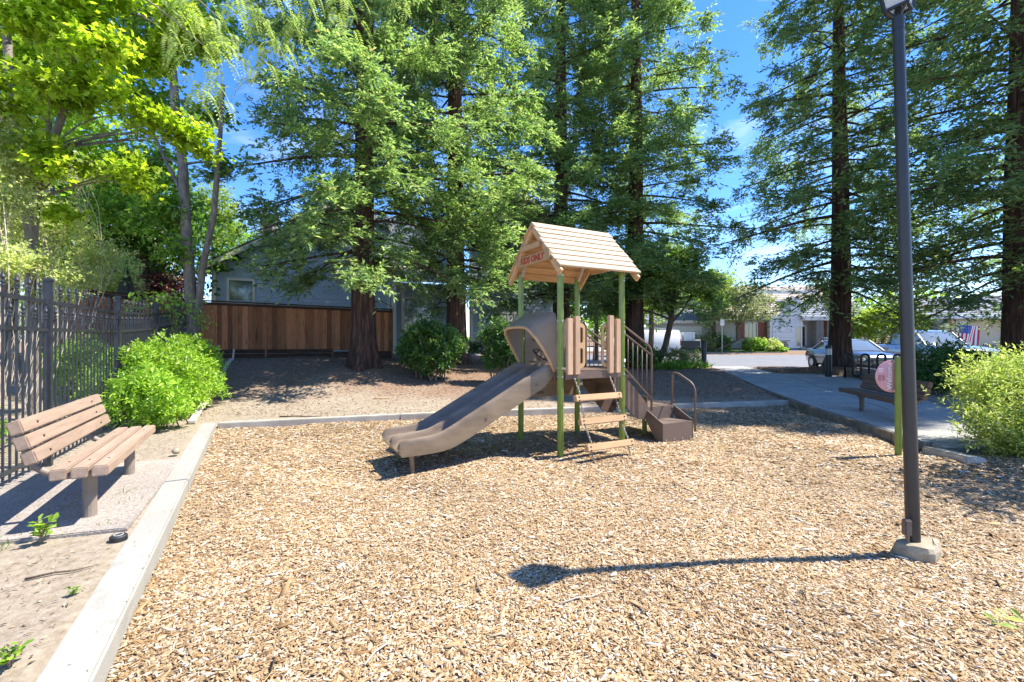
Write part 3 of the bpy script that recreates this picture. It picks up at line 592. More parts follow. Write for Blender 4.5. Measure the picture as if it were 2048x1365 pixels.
# ---- double slide
def prof_z(t):  # centre line of the running surface: a (out of the tower, negative) -> z
    return t
b0, b1 = .115, .945
SA = [.02,-.05,-.13,-.22,-.305,-.45,-.6,-.9,-1.169,-1.30,-1.41,-1.508,-1.6,-1.697,-1.85,-1.98,-2.05,-2.075]
SZ = [DK,DK-.003,1.05,1.0,.955,.878,.80,.642,.50,.43,.372,.325,.292,.275,.262,.255,.247,.236]
SB = [.04,.05,.09,.115,.12,.12,.12,.12,.12,.118,.11,.10,.085,.075,.066,.06,.055,.045]     # depth of the side wall below the running surface
def slide_mesh():
    m = MB(); n = len(SA); V = []; lanes = 2; wl = (b1-b0)/2
    # cross-section (offset across, height above running surface, rounded rails)
    cs = []
    rh = .138
    def rail(c, hw, side):  # rounded top
        return [(c-hw, rh*.55), (c-hw*.85, rh*.9), (c-hw*.35, rh), (c+hw*.35, rh), (c+hw*.85, rh*.9), (c+hw, rh*.55)]
    sec = [(b0-.012,-.06),(b0-.012, rh*.6),(b0-.004,rh*.9),(b0+.012,rh),(b0+.03,rh*.98),(b0+.042,rh*.84),(b0+.05,rh*.45),(b0+.064,.035),(b0+.095,.008),(b0+.16,.0)]
    mid = (b0+b1)/2
    sec += [(mid-.12,0),(mid-.065,.008),(mid-.038,.035),(mid-.026,rh*.5),(mid-.02,rh*.8),(mid,rh*.9),(mid+.02,rh*.8),(mid+.026,rh*.5),(mid+.038,.035),(mid+.065,.008),(mid+.12,0)]
    sec += [(b0+b1-x, z) for x, z in sec[9::-1]]
    bot = [(b1-.03,-.075),(b1-.045,-.045),(mid,-.045),(b0+.045,-.045),(b0+.03,-.075)]
    full = sec+bot; k = len(full)
    for i in range(n):
        a, z = SA[i], SZ[i]
        j0, j1 = max(0,i-1), min(n-1,i+1); t = Vector((SA[j1]-SA[j0], 0, SZ[j1]-SZ[j0])).normalized(); up = Vector((t.z,0,-t.x)); up = up if up.z > 0 else -up
        hs = 1.0
        if i == 0: hs = .35
        if i == 1: hs = .75
        if i >= n-2: hs = .9 if i == n-2 else .55
        for (b, hh) in full:
            h2 = hh*(hs if hh > 0 else 1)
            if hh < -.059: h2 = -SB[i]*(1 if hh < -.07 else .94)
            V.append((a+up.x*h2, b, z+up.z*h2))
    Fc = [(i*k+j, i*k+(j+1)%k, (i+1)*k+(j+1)%k, (i+1)*k+j) for i in range(n-1) for j in range(k)] + [tuple(range(k)), tuple((n-1)*k+j for j in range(k-1,-1,-1))]
    m.add(V, Fc); return m
sl_o = slide_mesh().build('slide','slide_plastic',ps); sharp(sl_o.data, 60)
for a_, z_ in ((-1.02,.55),(-.30,.93)): bx('bolt',(a_,b0-.014,z_),(.03,.012,.03),'brown_steel',sl_o,bevel=.004)
for b in (b0+.07, b1-.07):
    m = MB(); m.tube([(-1.93,b,.22),(-1.905,b,-.10)],[.03,.024],10); m.build('slide_leg','slide_plastic',sl_o,smooth=False)
# ---- hood over the slide
def hood():
    V = []; nseg = 0; b0h, b1h = .05, 1.005; zt = DK+.80
    def arch(n=30):
        pts = []  # parameter around: up the right side, over the top, down the left side
        return pts
    fr = [(.085,.0,-.03),(.10,.16,-.10),(.125,.32,-.19),(.16,.45,-.27),(.22,.55,-.33),(.30,.60,-.35),(.42,.615,-.36),(.6,.615,-.36),(.78,.61,-.36),(.9,.585,-.35),(.965,.52,-.32),(.985,.40,-.25),(.985,.26,-.17),(.985,.12,-.09),(.985,0,-.03)]
    bk = [(.05,.0),(.05,.2),(.05,.42),(.05,.60),(.055,.72),(.085,.785),(.16,.81),(.5,.82),(.86,.81),(.955,.785),(.995,.72),(1.005,.60),(1.005,.42),(1.005,.2),(1.005,0)]
    rows = []
    for t in (0,.35,.7,1):
        rows.append([Vector((-.025 if t == 0 else (1-t)*-.025+t*f[2], bk[i][0]*(1-t)+f[0]*t, DK+bk[i][1]*(1-t)+f[1]*t + .02*math.sin(math.pi*t))) for i, f in enumerate(fr)])
    return rows
rows = hood(); k = len(rows[0]); th = .022
m = MB(); cen = Vector((-.15,.53,DK+.3)); V = [p for r in rows for p in r]
inn = [p+Vector((0,(cen.y-p.y),(cen.z-p.z)*.9)).normalized()*th for p in V]
nV = len(V); allV = V+inn; Fc = []
for r in range(3):
    for i in range(k-1):
        a = r*k+i; Fc.append((a,a+1,a+k+1,a+k)); Fc.append((nV+a,nV+a+k,nV+a+k+1,nV+a+1))
for i in range(k-1): Fc.append((i,nV+i,nV+i+1,i+1))
m.add(allV, Fc); ho = m.build('hood','hood_plastic',ps); sharp(ho.data, 50)
m = MB(); fr_ = [p for p in rows[3]]; m.tube([p.lerp(inn[3*k+i],.5) for i, p in enumerate(fr_)], .021, 8); m.build('hood_rim','tan_plastic',ho,smooth=True)
# ---- side panel with engraved planets (far side), small panel by the stairs
pan = [(.06,DK-.02),(.06,DK+.70),(.10,DK+.76),(SD-.10,DK+.76),(SD-.06,DK+.70),(SD-.06,DK-.02)]
m = MB(); m.prism([(x,z) for x,z in pan], -.012, .012, Matrix(((1,0,0,0),(0,0,-1,SD),(0,1,0,0),(0,0,0,1)))); pn = m.build('engraved_panel','slide_plastic',ps,bevel=.004)
def groove(pts, r=.006, par=pn): MB().tube(pts, r, 5).build('engraving','engrave',par,smooth=True)
yy = SD-.0145
ring = lambda cx, cz_, rx, rz_, tl=0, n=28, s=0, e=2*math.pi: [(cx+rx*math.cos(s+(e-s)*i/n)*math.cos(tl)-rz_*math.sin(s+(e-s)*i/n)*math.sin(tl), yy, cz_+rx*math.cos(s+(e-s)*i/n)*math.sin(tl)+rz_*math.sin(s+(e-s)*i/n)*math.cos(tl)) for i in range(n+1)]
groove(ring(.36,DK+.20,.085,.085)); groove(ring(.36,DK+.20,.165,.05,-.5)); groove(ring(.36,DK+.20,.14,.035,-.5,s=2.9,e=6.5))
groove(ring(.36,DK+.42,.028,.028),.005); groove(ring(.365,DK+.42,.012,.012),.004); groove(ring(.52,DK+.40,.07,.05,0,14,.6,2.2),.004); groove(ring(.70,DK+.50,.05,.05),.004)
for tx, x, z, s in (('MARS',.24,DK+.425,.035),('SUN',.30,DK+.635,.035),('EARTH',.47,DK+.50,.03),('SATURN',.2,DK+.1,.03)):
    put('engraving', text_mesh('engraving', tx, s, 'engrave', .002), pn, (x, yy, z), (math.pi/2,0,0))
m = MB(); m.prism([(SD-.25,DK-.0),(SD-.25,DK+.66),(SD-.21,DK+.72),(SD-.05,DK+.72),(SD-.05,DK)], -.012,.012, Matrix(((0,0,1,SD+.0),(1,0,0,0),(0,1,0,0),(0,0,0,1)))); m.build('entry_panel','slide_plastic',ps,bevel=.004)
# skirt plate under the deck, far side
m = MB(); m.box((SD/2,SD,.83),(SD-.09,.018,.40)); o = m.build('skirt_panel','slide_plastic',ps,bevel=.004)
for r_ in range(2):
    for i in range(10): bx('slot',(.14+i*.028,SD-.0095,.70+.1*r_),(.012,.003,.045),'engrave',o)
# ---- wooden slats and hand-hold plates on the ladder side
for a, w, h in ((.105,.09,.745),(.225,.085,.775),(.80,.085,.80),(.925,.085,.755)):
    bx('slat',(a,-.055,DK-.03+h/2),(w,.055,h),'tan_lumber_up',ps,bevel=.008)
def loop_plate(ac, sgn):
    """rounded plate with two hand holes"""
    m = MB(); z0, z1, w = DK+.05, DK+.66, .19; M = Matrix(((1,0,0,0),(0,0,1,-.022),(0,1,0,0),(0,0,0,1)))
    o_ = []; r = .08
    for cx, cz_, s in ((w-r,r,-math.pi/2),(w-r,z1-z0-r,0)):
        for i in range(7): o_.append((cx+r*math.cos(s+i*math.pi/12), cz_+r*math.sin(s+i*math.pi/12)))
    def hole(h0, h1):
        x0, x1, rr = .095,.155,.028; pp = []
        for cx, cz_, s in ((x1-rr,h0+rr,-math.pi/2),(x1-rr,h1-rr,0),(x0+rr,h1-rr,math.pi/2),(x0+rr,h0+rr,math.pi)):
            for i in range(4): pp.append((cx+rr*math.cos(s+i*math.pi/6), cz_+rr*math.sin(s+i*math.pi/6)))
        return pp
    bm = bmesh.new(); loops = [[(0,0)]+o_+[(0,z1-z0)], hole(.06,.27), hole(.34,.55)]; es = []
    for lp in loops:
        vs_ = [bm.verts.new((sgn*x+ac, -.022, z0+z)) for x, z in lp]; es += [bm.edges.new((vs_[i], vs_[(i+1)%len(vs_)])) for i in range(len(vs_))]
    bmesh.ops.triangle_fill(bm, use_beauty=True, edges=es)
    ext = bmesh.ops.extrude_face_region(bm, geom=list(bm.faces)); bmesh.ops.translate(bm, verts=[v for v in ext['geom'] if isinstance(v, bmesh.types.BMVert)], vec=(0,.022,0))
    bmesh.ops.recalc_face_normals(bm, faces=bm.faces); me = bpy.data.meshes.new('handhold_plate'); bm.to_mesh(me); bm.free(); me.materials.append(MATS['tan_plastic']); put('handhold_plate', me, ps)
loop_plate(.20,1); loop_plate(.865,-1)
# ---- chain ladder
lad = link(bpy.data.objects.new('chain_ladder', None), ps)
RUN = [(-.19,.76),(-.29,.47),(-.43,.17)]
for b, z in RUN: bx('rung',(.475,b,z),(.775,.07,.085),'tan_lumber',lad,(math.radians(-14),0,0),bevel=.01)
for b, z in RUN:
    for a in (.14,.81):
        for dz in (-.022,.022): bx('bolt',(a,b-.037+dz*.2,z+dz),(.016,.008,.016),'engrave',lad)
def chain(pts):
    m = MB(); pts = [Vector(p) for p in pts]; i = 0
    for a, b in zip(pts[:-1], pts[1:]):
        d = b-a; n = max(1, round(d.length/.03)); d_ = d.normalized(); u = Vector((1,0,0)); w = d_.cross(u)
        for j in range(n):
            c = a+d*((j+.5)/n); side = u if i%2 else w; i += 1
            m.tube([c + d_*(.021*math.cos(k*math.pi/4)) + side*(.0105*math.sin(k*math.pi/4)) for k in range(9)], .0038, 5, cap=False)
    return m
for a in (.175,.775):
    chain([(a,-.045,DK-.04)]+[(a,b-.002,z+.05) for b, z in RUN[:1]]).build('chain','chain_steel',lad)
    for (bA,zA),(bB,zB) in zip(RUN[:-1],RUN[1:]): chain([(a,bA,zA-.04),(a,bB,zB+.045)]).build('chain','chain_steel',lad)
    chain([(a,RUN[2][0],RUN[2][1]-.04),(a,RUN[2][0]-.06,-.03)]).build('chain','chain_steel',lad)
# ---- stairs, landing, first step box
st = link(bpy.data.objects.new('stairs', None), ps)
for b in (.20,.92):
    m = MB(); m.prism([(1.07,DK-.30),(1.07,DK+.0),(1.20,DK-.01),(1.72,.56),(1.76,.50),(1.76,.36),(1.66,.30),(1.45,.36)], -.012,.012, Matrix(((1,0,0,0),(0,0,1,b),(0,1,0,0),(0,0,0,1)))); m.build('stringer','brown_steel',st,bevel=.006)
for a, z in ((1.20,.875),(1.43,.665)):
    o = MB().box((a+.02,.56,z),(.25,.70,.02)).build('tread','perforated_steel',st); uvbox(o.data)
    o = MB().box((a-.10,.56,z+.09),(.012,.70,.17)).build('riser','perforated_steel',st); uvbox(o.data)
o = MB().box((1.76,.56,.56),(.012,.7,.17)).build('riser','perforated_steel',st); uvbox(o.data)
o = MB().box((2.06,.60,.455),(.64,.70,.022)).build('landing','perforated_steel',st); uvbox(o.data)
m = MB()
for c, d in (((2.06,.255,.435),(.66,.014,.07)),((2.06,.945,.435),(.66,.014,.07)),((1.735,.6,.435),(.014,.7,.07)),((2.385,.6,.435),(.014,.7,.07))): m.box(c,d)
m.build('landing_rim','brown_steel',st)
o = MB().box((2.06,.07,.262),(.63,.36,.016)).build('tread','perforated_steel',st); uvbox(o.data)
o = MB().box((2.06,.249,.36),(.63,.01,.19)).build('riser','perforated_steel',st); uvbox(o.data)
o = MB().box((2.06,-.116,.125),(.64,.014,.30)).build('step_front','perforated_steel',st); uvbox(o.data)
for a in (1.738,2.382):
    m = MB(); m.prism([(-.12,-.05),(-.12,.285),(.26,.475),(.30,.40),(.02,.02),(-.05,-.05)], -.008,.008, Matrix(((0,0,1,a),(1,0,0,0),(0,1,0,0),(0,0,0,1)))); m.build('step_side','brown_steel',st,bevel=.003)
for i in range(4): bx('bolt',(1.80+.17*i,-.126,.03+.0*i),(.022,.01,.022),'galv',st)
for a, z in ((1.78,.25),(2.34,.25)): bx('bolt',(a,.24,.44),(.022,.012,.022),'galv',st)
put('support_post', post_mesh(.44,.04).mesh('support_post','green_metal'), st, (1.99,.5,0))
def bend(pts, r=.05, n=5):
    """round the corners of a pipe path"""
    pts = [Vector(p) for p in pts]; out = [pts[0]]
    for i in range(1, len(pts)-1):
        a, p, b = pts[i-1], pts[i], pts[i+1]; k = min(r, (a-p).length*.45, (b-p).length*.45); s, e = p+(a-p).normalized()*k, p+(b-p).normalized()*k
        for j in range(n+1):
            t = j/n; out.append(s*(1-t)**2+p*2*t*(1-t)+e*t*t)
    return out+[pts[-1]]
for b in (.10,1.0):
    rl = link(bpy.data.objects.new('handrail', None), st)
    tp = [(1.07,b,DK+.665),(1.13,b,DK+.665),(1.735,b,1.40),(1.735,b,.44)]
    MB().tube(bend(tp,.10), .0165, 8).build('rail','brown_steel',rl,smooth=True)
    MB().tube([(1.07,b,DK+.57),(1.12,b,DK+.565),(1.735,b,1.285)], .0145, 8).build('rail','brown_steel',rl,smooth=True)
    MB().tube(bend([(1.07,b,DK+.06),(1.14,b,DK+.06),(1.735,b,.62)],.06), .0145, 8).build('rail','brown_steel',rl,smooth=True)
    for i in range(6):
        a = 1.17+i*.093; t = (a-1.12)/.615; MB().tube([(a,b,DK+.565+(1.285-DK-.565)*t),(a,b,DK+.055+(.62-DK-.055)*max(0,(a-1.14)/.595))], .009, 6).build('baluster','brown_steel',rl,smooth=True)
MB().tube(bend([(2.40,.30,.40),(2.40,.30,.985),(2.41,.20,.985),(2.42,-.13,.82),(2.42,-.13,.10)],.13), .0165, 8).build('step_handrail','brown_steel',st,smooth=True)
bx('bolt',(2.40,.30,.475),(.07,.07,.012),'brown_steel',st)
# ---- roof
rf = link(bpy.data.objects.new('roof', None), ps)
RA, RB, EZ, RZ = -.14, 1.265, 2.45, 3.15; RC = SD/2; HW = RC+.15
ang = math.atan2(RZ-EZ, HW); LS = math.hypot(RZ-EZ, HW); npk = 8; wpk = LS/npk
for s in (-1,1):
    for i in range(npk):
        t = (i+.5)/npk; lap = .014; jt = random.uniform(-.012,.012)
        c = (0, 0, 0); y = RC + s*HW*(1-t); z = EZ+(RZ-EZ)*t
        me = MB().box((0,0,0),(RB-RA+random.uniform(-.02,.02), wpk*1.14, .03)).mesh('roof_plank','roof_lumber' if s < 0 else 'tan_lumber',bevel=.005)
        put('roof_plank', me, rf, ((RA+RB)/2+jt, y, z+.012), (-s*(ang-.11) ,0,0) if s > 0 else (ang-.11,0,0))
for a in (RA+.04, RB-.055):
    for s in (-1,1):
        p0 = Vector((a, RC+s*(HW-.01), EZ-.055)); p1 = Vector((a, RC+s*.005, RZ-.055)); d = p1-p0
        bx('rafter', (p0+p1)/2, (.045, d.length+.06, .085), 'tan_lumber', rf, (math.atan2(d.z, d.y) if s < 0 else math.atan2(d.z, d.y)+math.pi,0,0), bevel=.006)
bx('collar_beam',(RA-.012,RC,2.815),(.04,.53,.075),'tan_lumber',rf,bevel=.006); bx('collar_beam',(RB+.0,RC,2.815),(.035,.53,.075),'tan_lumber',rf,bevel=.006)
bx('collar_beam',(RB+.0,RC,2.63),(.035,.86,.10),'tan_lumber',rf,bevel=.006)
for a in (.0,SD):
    m = MB()
    for b in (0,SD):
        m.bar((a,b,2.42),(a,RC+(b-RC)*.62,2.42+ (RC*.38)*.99+.10),.05,.012)
    m.build('roof_bracket','galv',rf)
sg = bx('sign_board',(RA-.02,.44,2.63),(.035,.86,.135),'sign_lumber',rf,bevel=.006)
put('lettering', text_mesh('lettering','KIDS ONLY',.122,'red_text',.0015,shear=.12,weight=.0045), sg, (-.0195,0,-.002), (math.pi/2,0,-math.pi/2))
for b in (-.39,.39): bx('bolt',(-.02,b,.03),(.01,.02,.02),'galv',sg)

# ---------------------------------------------------------------- benches
def bench(name, label, loc, rz, mat, pipe, Lb=1.83, bh=.545, bs=.108, legs=(.28,.28)):
    """seat front along +x at y=0, sitter looks to -y"""
    t = thing(name, label, 'bench', loc, rz)
    for i in range(3): bx('seat_plank',(Lb/2+random.uniform(-.006,.006),.05+i*.115,.405),(Lb,.098,.082),mat,t,bevel=.009)
    for i in range(3):
        me = MB().box((0,0,0),(Lb,.078,.098)).mesh('back_plank',mat,bevel=.009); put('back_plank',me,t,(Lb/2+random.uniform(-.006,.006),.425+i*.035,bh+i*bs),(math.radians(-17),0,0))
    for a in (legs[0],Lb-legs[1]):
        MB().tube([(a,.17,-.05),(a,.17,.36)],.043,14).build('leg',pipe,t,smooth=False)
        MB().tube(bend([(a,.10,.345),(a,.36,.335),(a,.50,.44),(a,.56,bh+bs*2.3)],.14),.026,10).build('back_support',pipe,t,smooth=True)
        m = MB()
        for i in range(3):
            m.box((a-.03,.05+i*.115,.447),(.012,.012,.004)); m.box((a-.03,.385+i*.035,bh+i*bs+.01),(.014,.01,.014))
        m.build('bolts','engrave',t)
    return t
d = KU; bench('park_bench','tan plank bench on brown pipe legs beside the black iron fence',(-3.02,3.33,.13),math.atan2(KU.y,KU.x),'bench_lumber','bench_pipe')
# its x axis runs along KU; the sitter faces the play area, so the back lies towards +y of the turned frame (the fence)
db = Vector((6.28-6.75,7.3-9.2,0)).normalized()
B2 = bench('park_bench','dark brown plank bench on the path behind the pink round sign',(6.75,9.2,.095),math.atan2(db.y,db.x),'bench_dark','lamp_paint_worn',1.95,.485,.103,(.55,.22))

# ---------------------------------------------------------------- lamp post
lp = thing('lamp_post','tall dark lamp post with a glass lantern standing in wood chips on a concrete footing','lamp post',(2.84,3.15,0))
m = MB(); rr = [.30,.31,.27,.16]; V = []
prof = []
for j in range(20):
    a = 2*math.pi*j/20; prof.append((.135*(1+.18*math.sin(a*2+.6)+.07*math.sin(a*5))*math.cos(a)*1.05, .108*(1+.22*math.sin(a*3+1))*math.sin(a)))
for z, s in ((-.08,1.05),(.05,1.03),(.085,.92),(.095,.72)):
    V += [(x*s+.02, y*s-.02, z+random.uniform(-.012,.012)) for x, y in prof]
m.add(V, [(i*20+j, i*20+(j+1)%20, (i+1)*20+(j+1)%20, (i+1)*20+j) for i in range(3) for j in range(20)]+[tuple(60+j for j in range(20))]); o = m.build('footing','rock_tan',lp)
m = MB(); m.tube([(0,0,.05),(-.035,0,1.3),(-.105,0,3.72)],[.0425,.040,.034],20); m.build('pole','lamp_paint',lp,auto=40)
m = MB(); m.tube([(0,0,.05),(-.0045,0,.22)],[.0435,.0433],20); 
m = MB(); m.tube([(-.1045,0,3.70),(-.1075,0,3.79)],[.0365,.0365],20); m.build('collar','lamp_paint',lp,auto=40)
m = MB(); m.box((-.085,-.045,.20),(.05,.04,.11)); cb = m.build('outlet_box','lamp_paint_worn',lp,bevel=.006); MB().tube([(-.08,-.045,.15),(-.07,-.03,.05)],.012,8).build('conduit','lamp_paint_worn',cb)
# lantern: four-sided, widening upwards, glass panes in a dark frame, hipped roof and finial
ln = link(bpy.data.objects.new('lantern', None), lp); ln.location = (-.108,0,3.79); ln.rotation_euler = (0,math.radians(-1.5),math.radians(38))
B_, T_, H_ = .062, .108, .27
m = MB()
for sx, sy in ((1,1),(1,-1),(-1,1),(-1,-1)): m.bar((sx*B_,sy*B_,.05),(sx*T_,sy*T_,.05+H_),.018,.018)
for s, z in ((B_,.05),(T_,.05+H_),(B_+.022,.17)):
    for p, q_ in (((s,s),(s,-s)),((s,-s),(-s,-s)),((-s,-s),(-s,s)),((-s,s),(s,s))): m.bar((*p,z),(*q_,z),.018,.018)
m.build('frame','lamp_paint',ln)
m = MB()
for sx, sy in ((1,1),(1,-1),(-1,1),(-1,-1)): m.tube([(sx*.015,sy*.015,.0),(sx*.036,sy*.036,.03),(sx*B_,sy*B_,.055)],.010,6)
m.tube([(0,0,-.01),(0,0,.12)],.02,10); m.build('bracket','lamp_paint',ln)
for k in range(4):
    m = MB(); a = k*math.pi/2; R_ = Matrix.Rotation(a,4,'Z'); m.add([(B_-.003,-B_+.008,.055),(B_-.003,B_-.008,.055),(T_-.003,T_-.008,.05+H_-.008),(T_-.003,-T_+.008,.05+H_-.008),(B_-.007,-B_+.008,.055),(B_-.007,B_-.008,.055),(T_-.007,T_-.008,.05+H_-.008),(T_-.007,-T_+.008,.05+H_-.008)],[(0,1,2,3),(7,6,5,4),(0,4,5,1),(1,5,6,2),(2,6,7,3),(3,7,4,0)],R_); m.build('pane','lantern_glass',ln)
m = MB(); m.lathe([(.165,.0),(.162,.015),(.09,.08),(.035,.11),(.022,.13),(.01,.17)],4); put('lantern_roof',m.mesh('lantern_roof','lamp_paint'),ln,(0,0,.05+H_+.005))
m = MB(); m.lathe([(.0,.10),(.022,.12),(.026,.20),(.016,.24),(0,.25)],12); m.build('bulb','sign_white',ln,smooth=True)

# ---------------------------------------------------------------- round welcome sign
ws = thing('welcome_sign','pink round sign reading Welcome on a short lime green post in the wood chips','sign',(4.94,5.69,0),math.radians(-6))
o = put('post', post_mesh(1.30,.037).mesh('post','green_metal'), ws); sharp(o.data,25)
dm = MB(); dm.lathe([(.205,-.006),(.21,-.003),(.21,.003),(.205,.006)],48,(0,0,0),Matrix.Translation((-.03,.052,1.045)) @ Matrix.Rotation(math.pi/2,4,'X')); dsc = dm.build('disc','sign_pink',ws,auto=40)
for z, x in ((1.245,-.035),(.865,-.035),(1.0,.05)):
    MB().tube([(x,.0,z),(x,.055,z)],.016,10).build('bolt','galv',ws)
put('lettering',text_mesh('lettering','Welcome',.088,'sign_white',.001,weight=.0008),dsc,(-.073,.043,1.05),(math.pi/2,-math.pi/2,0))
for i in range(3): bx('printed_bar',(-.175,.0445,1.085+.0*i) if 0 else (-.185+.0,.0445,1.10+(i-1)*.0),(.055,.002,.007),'sign_white',dsc) if 0 else bx('printed_bar',(-.175,.0445,1.125+(i-1)*.019),(.058,.002,.007),'sign_white',dsc)
for i, (x, w) in enumerate(((-.205,.07),(-.193,.085),(-.181,.08),(-.160,.085),(-.148,.075),(-.136,.06))):
    z = 1.03 if i < 3 else 1.03
    bx('printed_line',(x,.0445,z-.005),(.005,.002,w),'sign_dark',dsc)
# ---------------------------------------------------------------- black iron fence with spear finials
FU = Vector((-.47,.883,0)).normalized(); FA = math.atan2(FU.y, FU.x)
fence = thing('iron_fence','black iron picket fence with spear finials behind the tan bench','fence',(-5.17,4.96,0),FA)
pk_l = MB().box((0,0,0),(.0165,.0165,1.0)).mesh('picket','iron_paint')
fin = MB().lathe([(.014,-.005),(.018,.0),(.018,.012),(.011,.016),(.011,.030),(.019,.034),(.019,.044),(.009,.05),(.008,.06),(.017,.075),(.021,.085),(.012,.11),(.004,.145)],8).mesh('finial','iron_paint',smooth=False)
PN = 2.5; steps = {-2:.09,-1:.09,0:.09,1:.12,2:.22,3:.40,4:.55}
for k in range(-2, 4):
    z0 = steps[k]; x0 = PN*k
    me = MB().box((0,0,1.0),(.066,.066,2.16)); me.box((0,0,2.09),(.078,.078,.03)); put('post', me.mesh('post','iron_paint',bevel=.004), fence, (x0,0,z0-.0))
    for zr, h in ((1.84,.042),(1.535,.042),(.17,.042)):
        r = MB().bar((x0+.0375,0,z0+zr),(x0+PN-.0375,0,steps[k+1]+zr),.032,h).build('rail','iron_paint',fence)
    n = 20
    for i in range(n):
        t = (i+.5)/n; tall = i%2 == 0; top = 1.925 if tall else 1.655; zb = z0+(steps[k+1]-z0)*t
        p = put('picket',pk_l,fence,(x0+PN*t,-.026 if 0 else 0,zb+.06+(top-.06)/2),(0,0,0),(1,1,top-.06))
        f = put('finial',fin,p,(0,0,.5),(0,0,0),(1,1,1/(top-.06)))
# ---------------------------------------------------------------- redwood board fence
def board_fence(name, label, P0, P1, ztop, zb_f, n, seed, inset=True):
    random.seed(seed); P0, P1 = Vector(P0), Vector(P1); d = P1-P0; Lf = d.length; a = math.atan2(d.y, d.x); t = thing(name, label, 'fence', (P0.x,P0.y,0), a); w = Lf/n
    base = [float(gz(P0.x+d.x*i/n, P0.y+d.y*i/n)) for i in range(n+1)]
    for i in range(n):
        zb = max(base[i], base[i+1])+.26; z1 = ztop(i/n)-.05+random.uniform(-.012,.0); deep = (i%2)
        me = MB().box((0,0,0),(w*(1.06 if not deep else 1.10)+random.uniform(-.008,.008), .02, z1-zb)).mesh('board','redwood_board')
        put('board', me, t, (w*(i+.5), -.012 if not deep else .012, (z1+zb)/2), (0,0,random.uniform(-.02,.02)))
    np_ = max(1, round(Lf/2.4))
    for j in range(np_+1):
        x = Lf*j/np_; i = min(n, int(j/np_*n)); bx('post',(x,.07,(ztop(j/np_)+base[i])/2-.05),(.09,.09,ztop(j/np_)-base[i]+.1),'redwood_board',t)
    for j in range(np_):
        xa, xb = Lf*j/np_, Lf*(j+1)/np_; za, zb = ztop(j/np_), ztop((j+1)/np_); zl = min(float(gz(P0.x+d.x*j/np_,P0.y+d.y*j/np_)), float(gz(P0.x+d.x*(j+1)/np_,P0.y+d.y*(j+1)/np_)))
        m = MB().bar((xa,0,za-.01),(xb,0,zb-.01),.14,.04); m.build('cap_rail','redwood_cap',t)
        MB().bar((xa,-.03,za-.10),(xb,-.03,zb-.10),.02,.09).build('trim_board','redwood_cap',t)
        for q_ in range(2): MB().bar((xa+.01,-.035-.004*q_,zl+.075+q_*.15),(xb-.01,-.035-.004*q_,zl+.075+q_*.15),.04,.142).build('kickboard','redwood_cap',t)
        bx('batten',((xb),-.05,zl+.16),(.05,.02,.32),'redwood_board',t)
    return t
board_fence('wood_fence','tall weathered redwood board fence behind the big left redwood trunk',(-10.6,14.65,0),(-4.75,17.6,0),lambda t: 2.86-.10*t, None, 44, 3)
board_fence('wood_fence','redwood board side fence running behind the iron fence under the closed umbrella',(-10.95,11.5,0),(-10.68,14.6,0),lambda t: 2.82+.03*t, None, 20, 4)

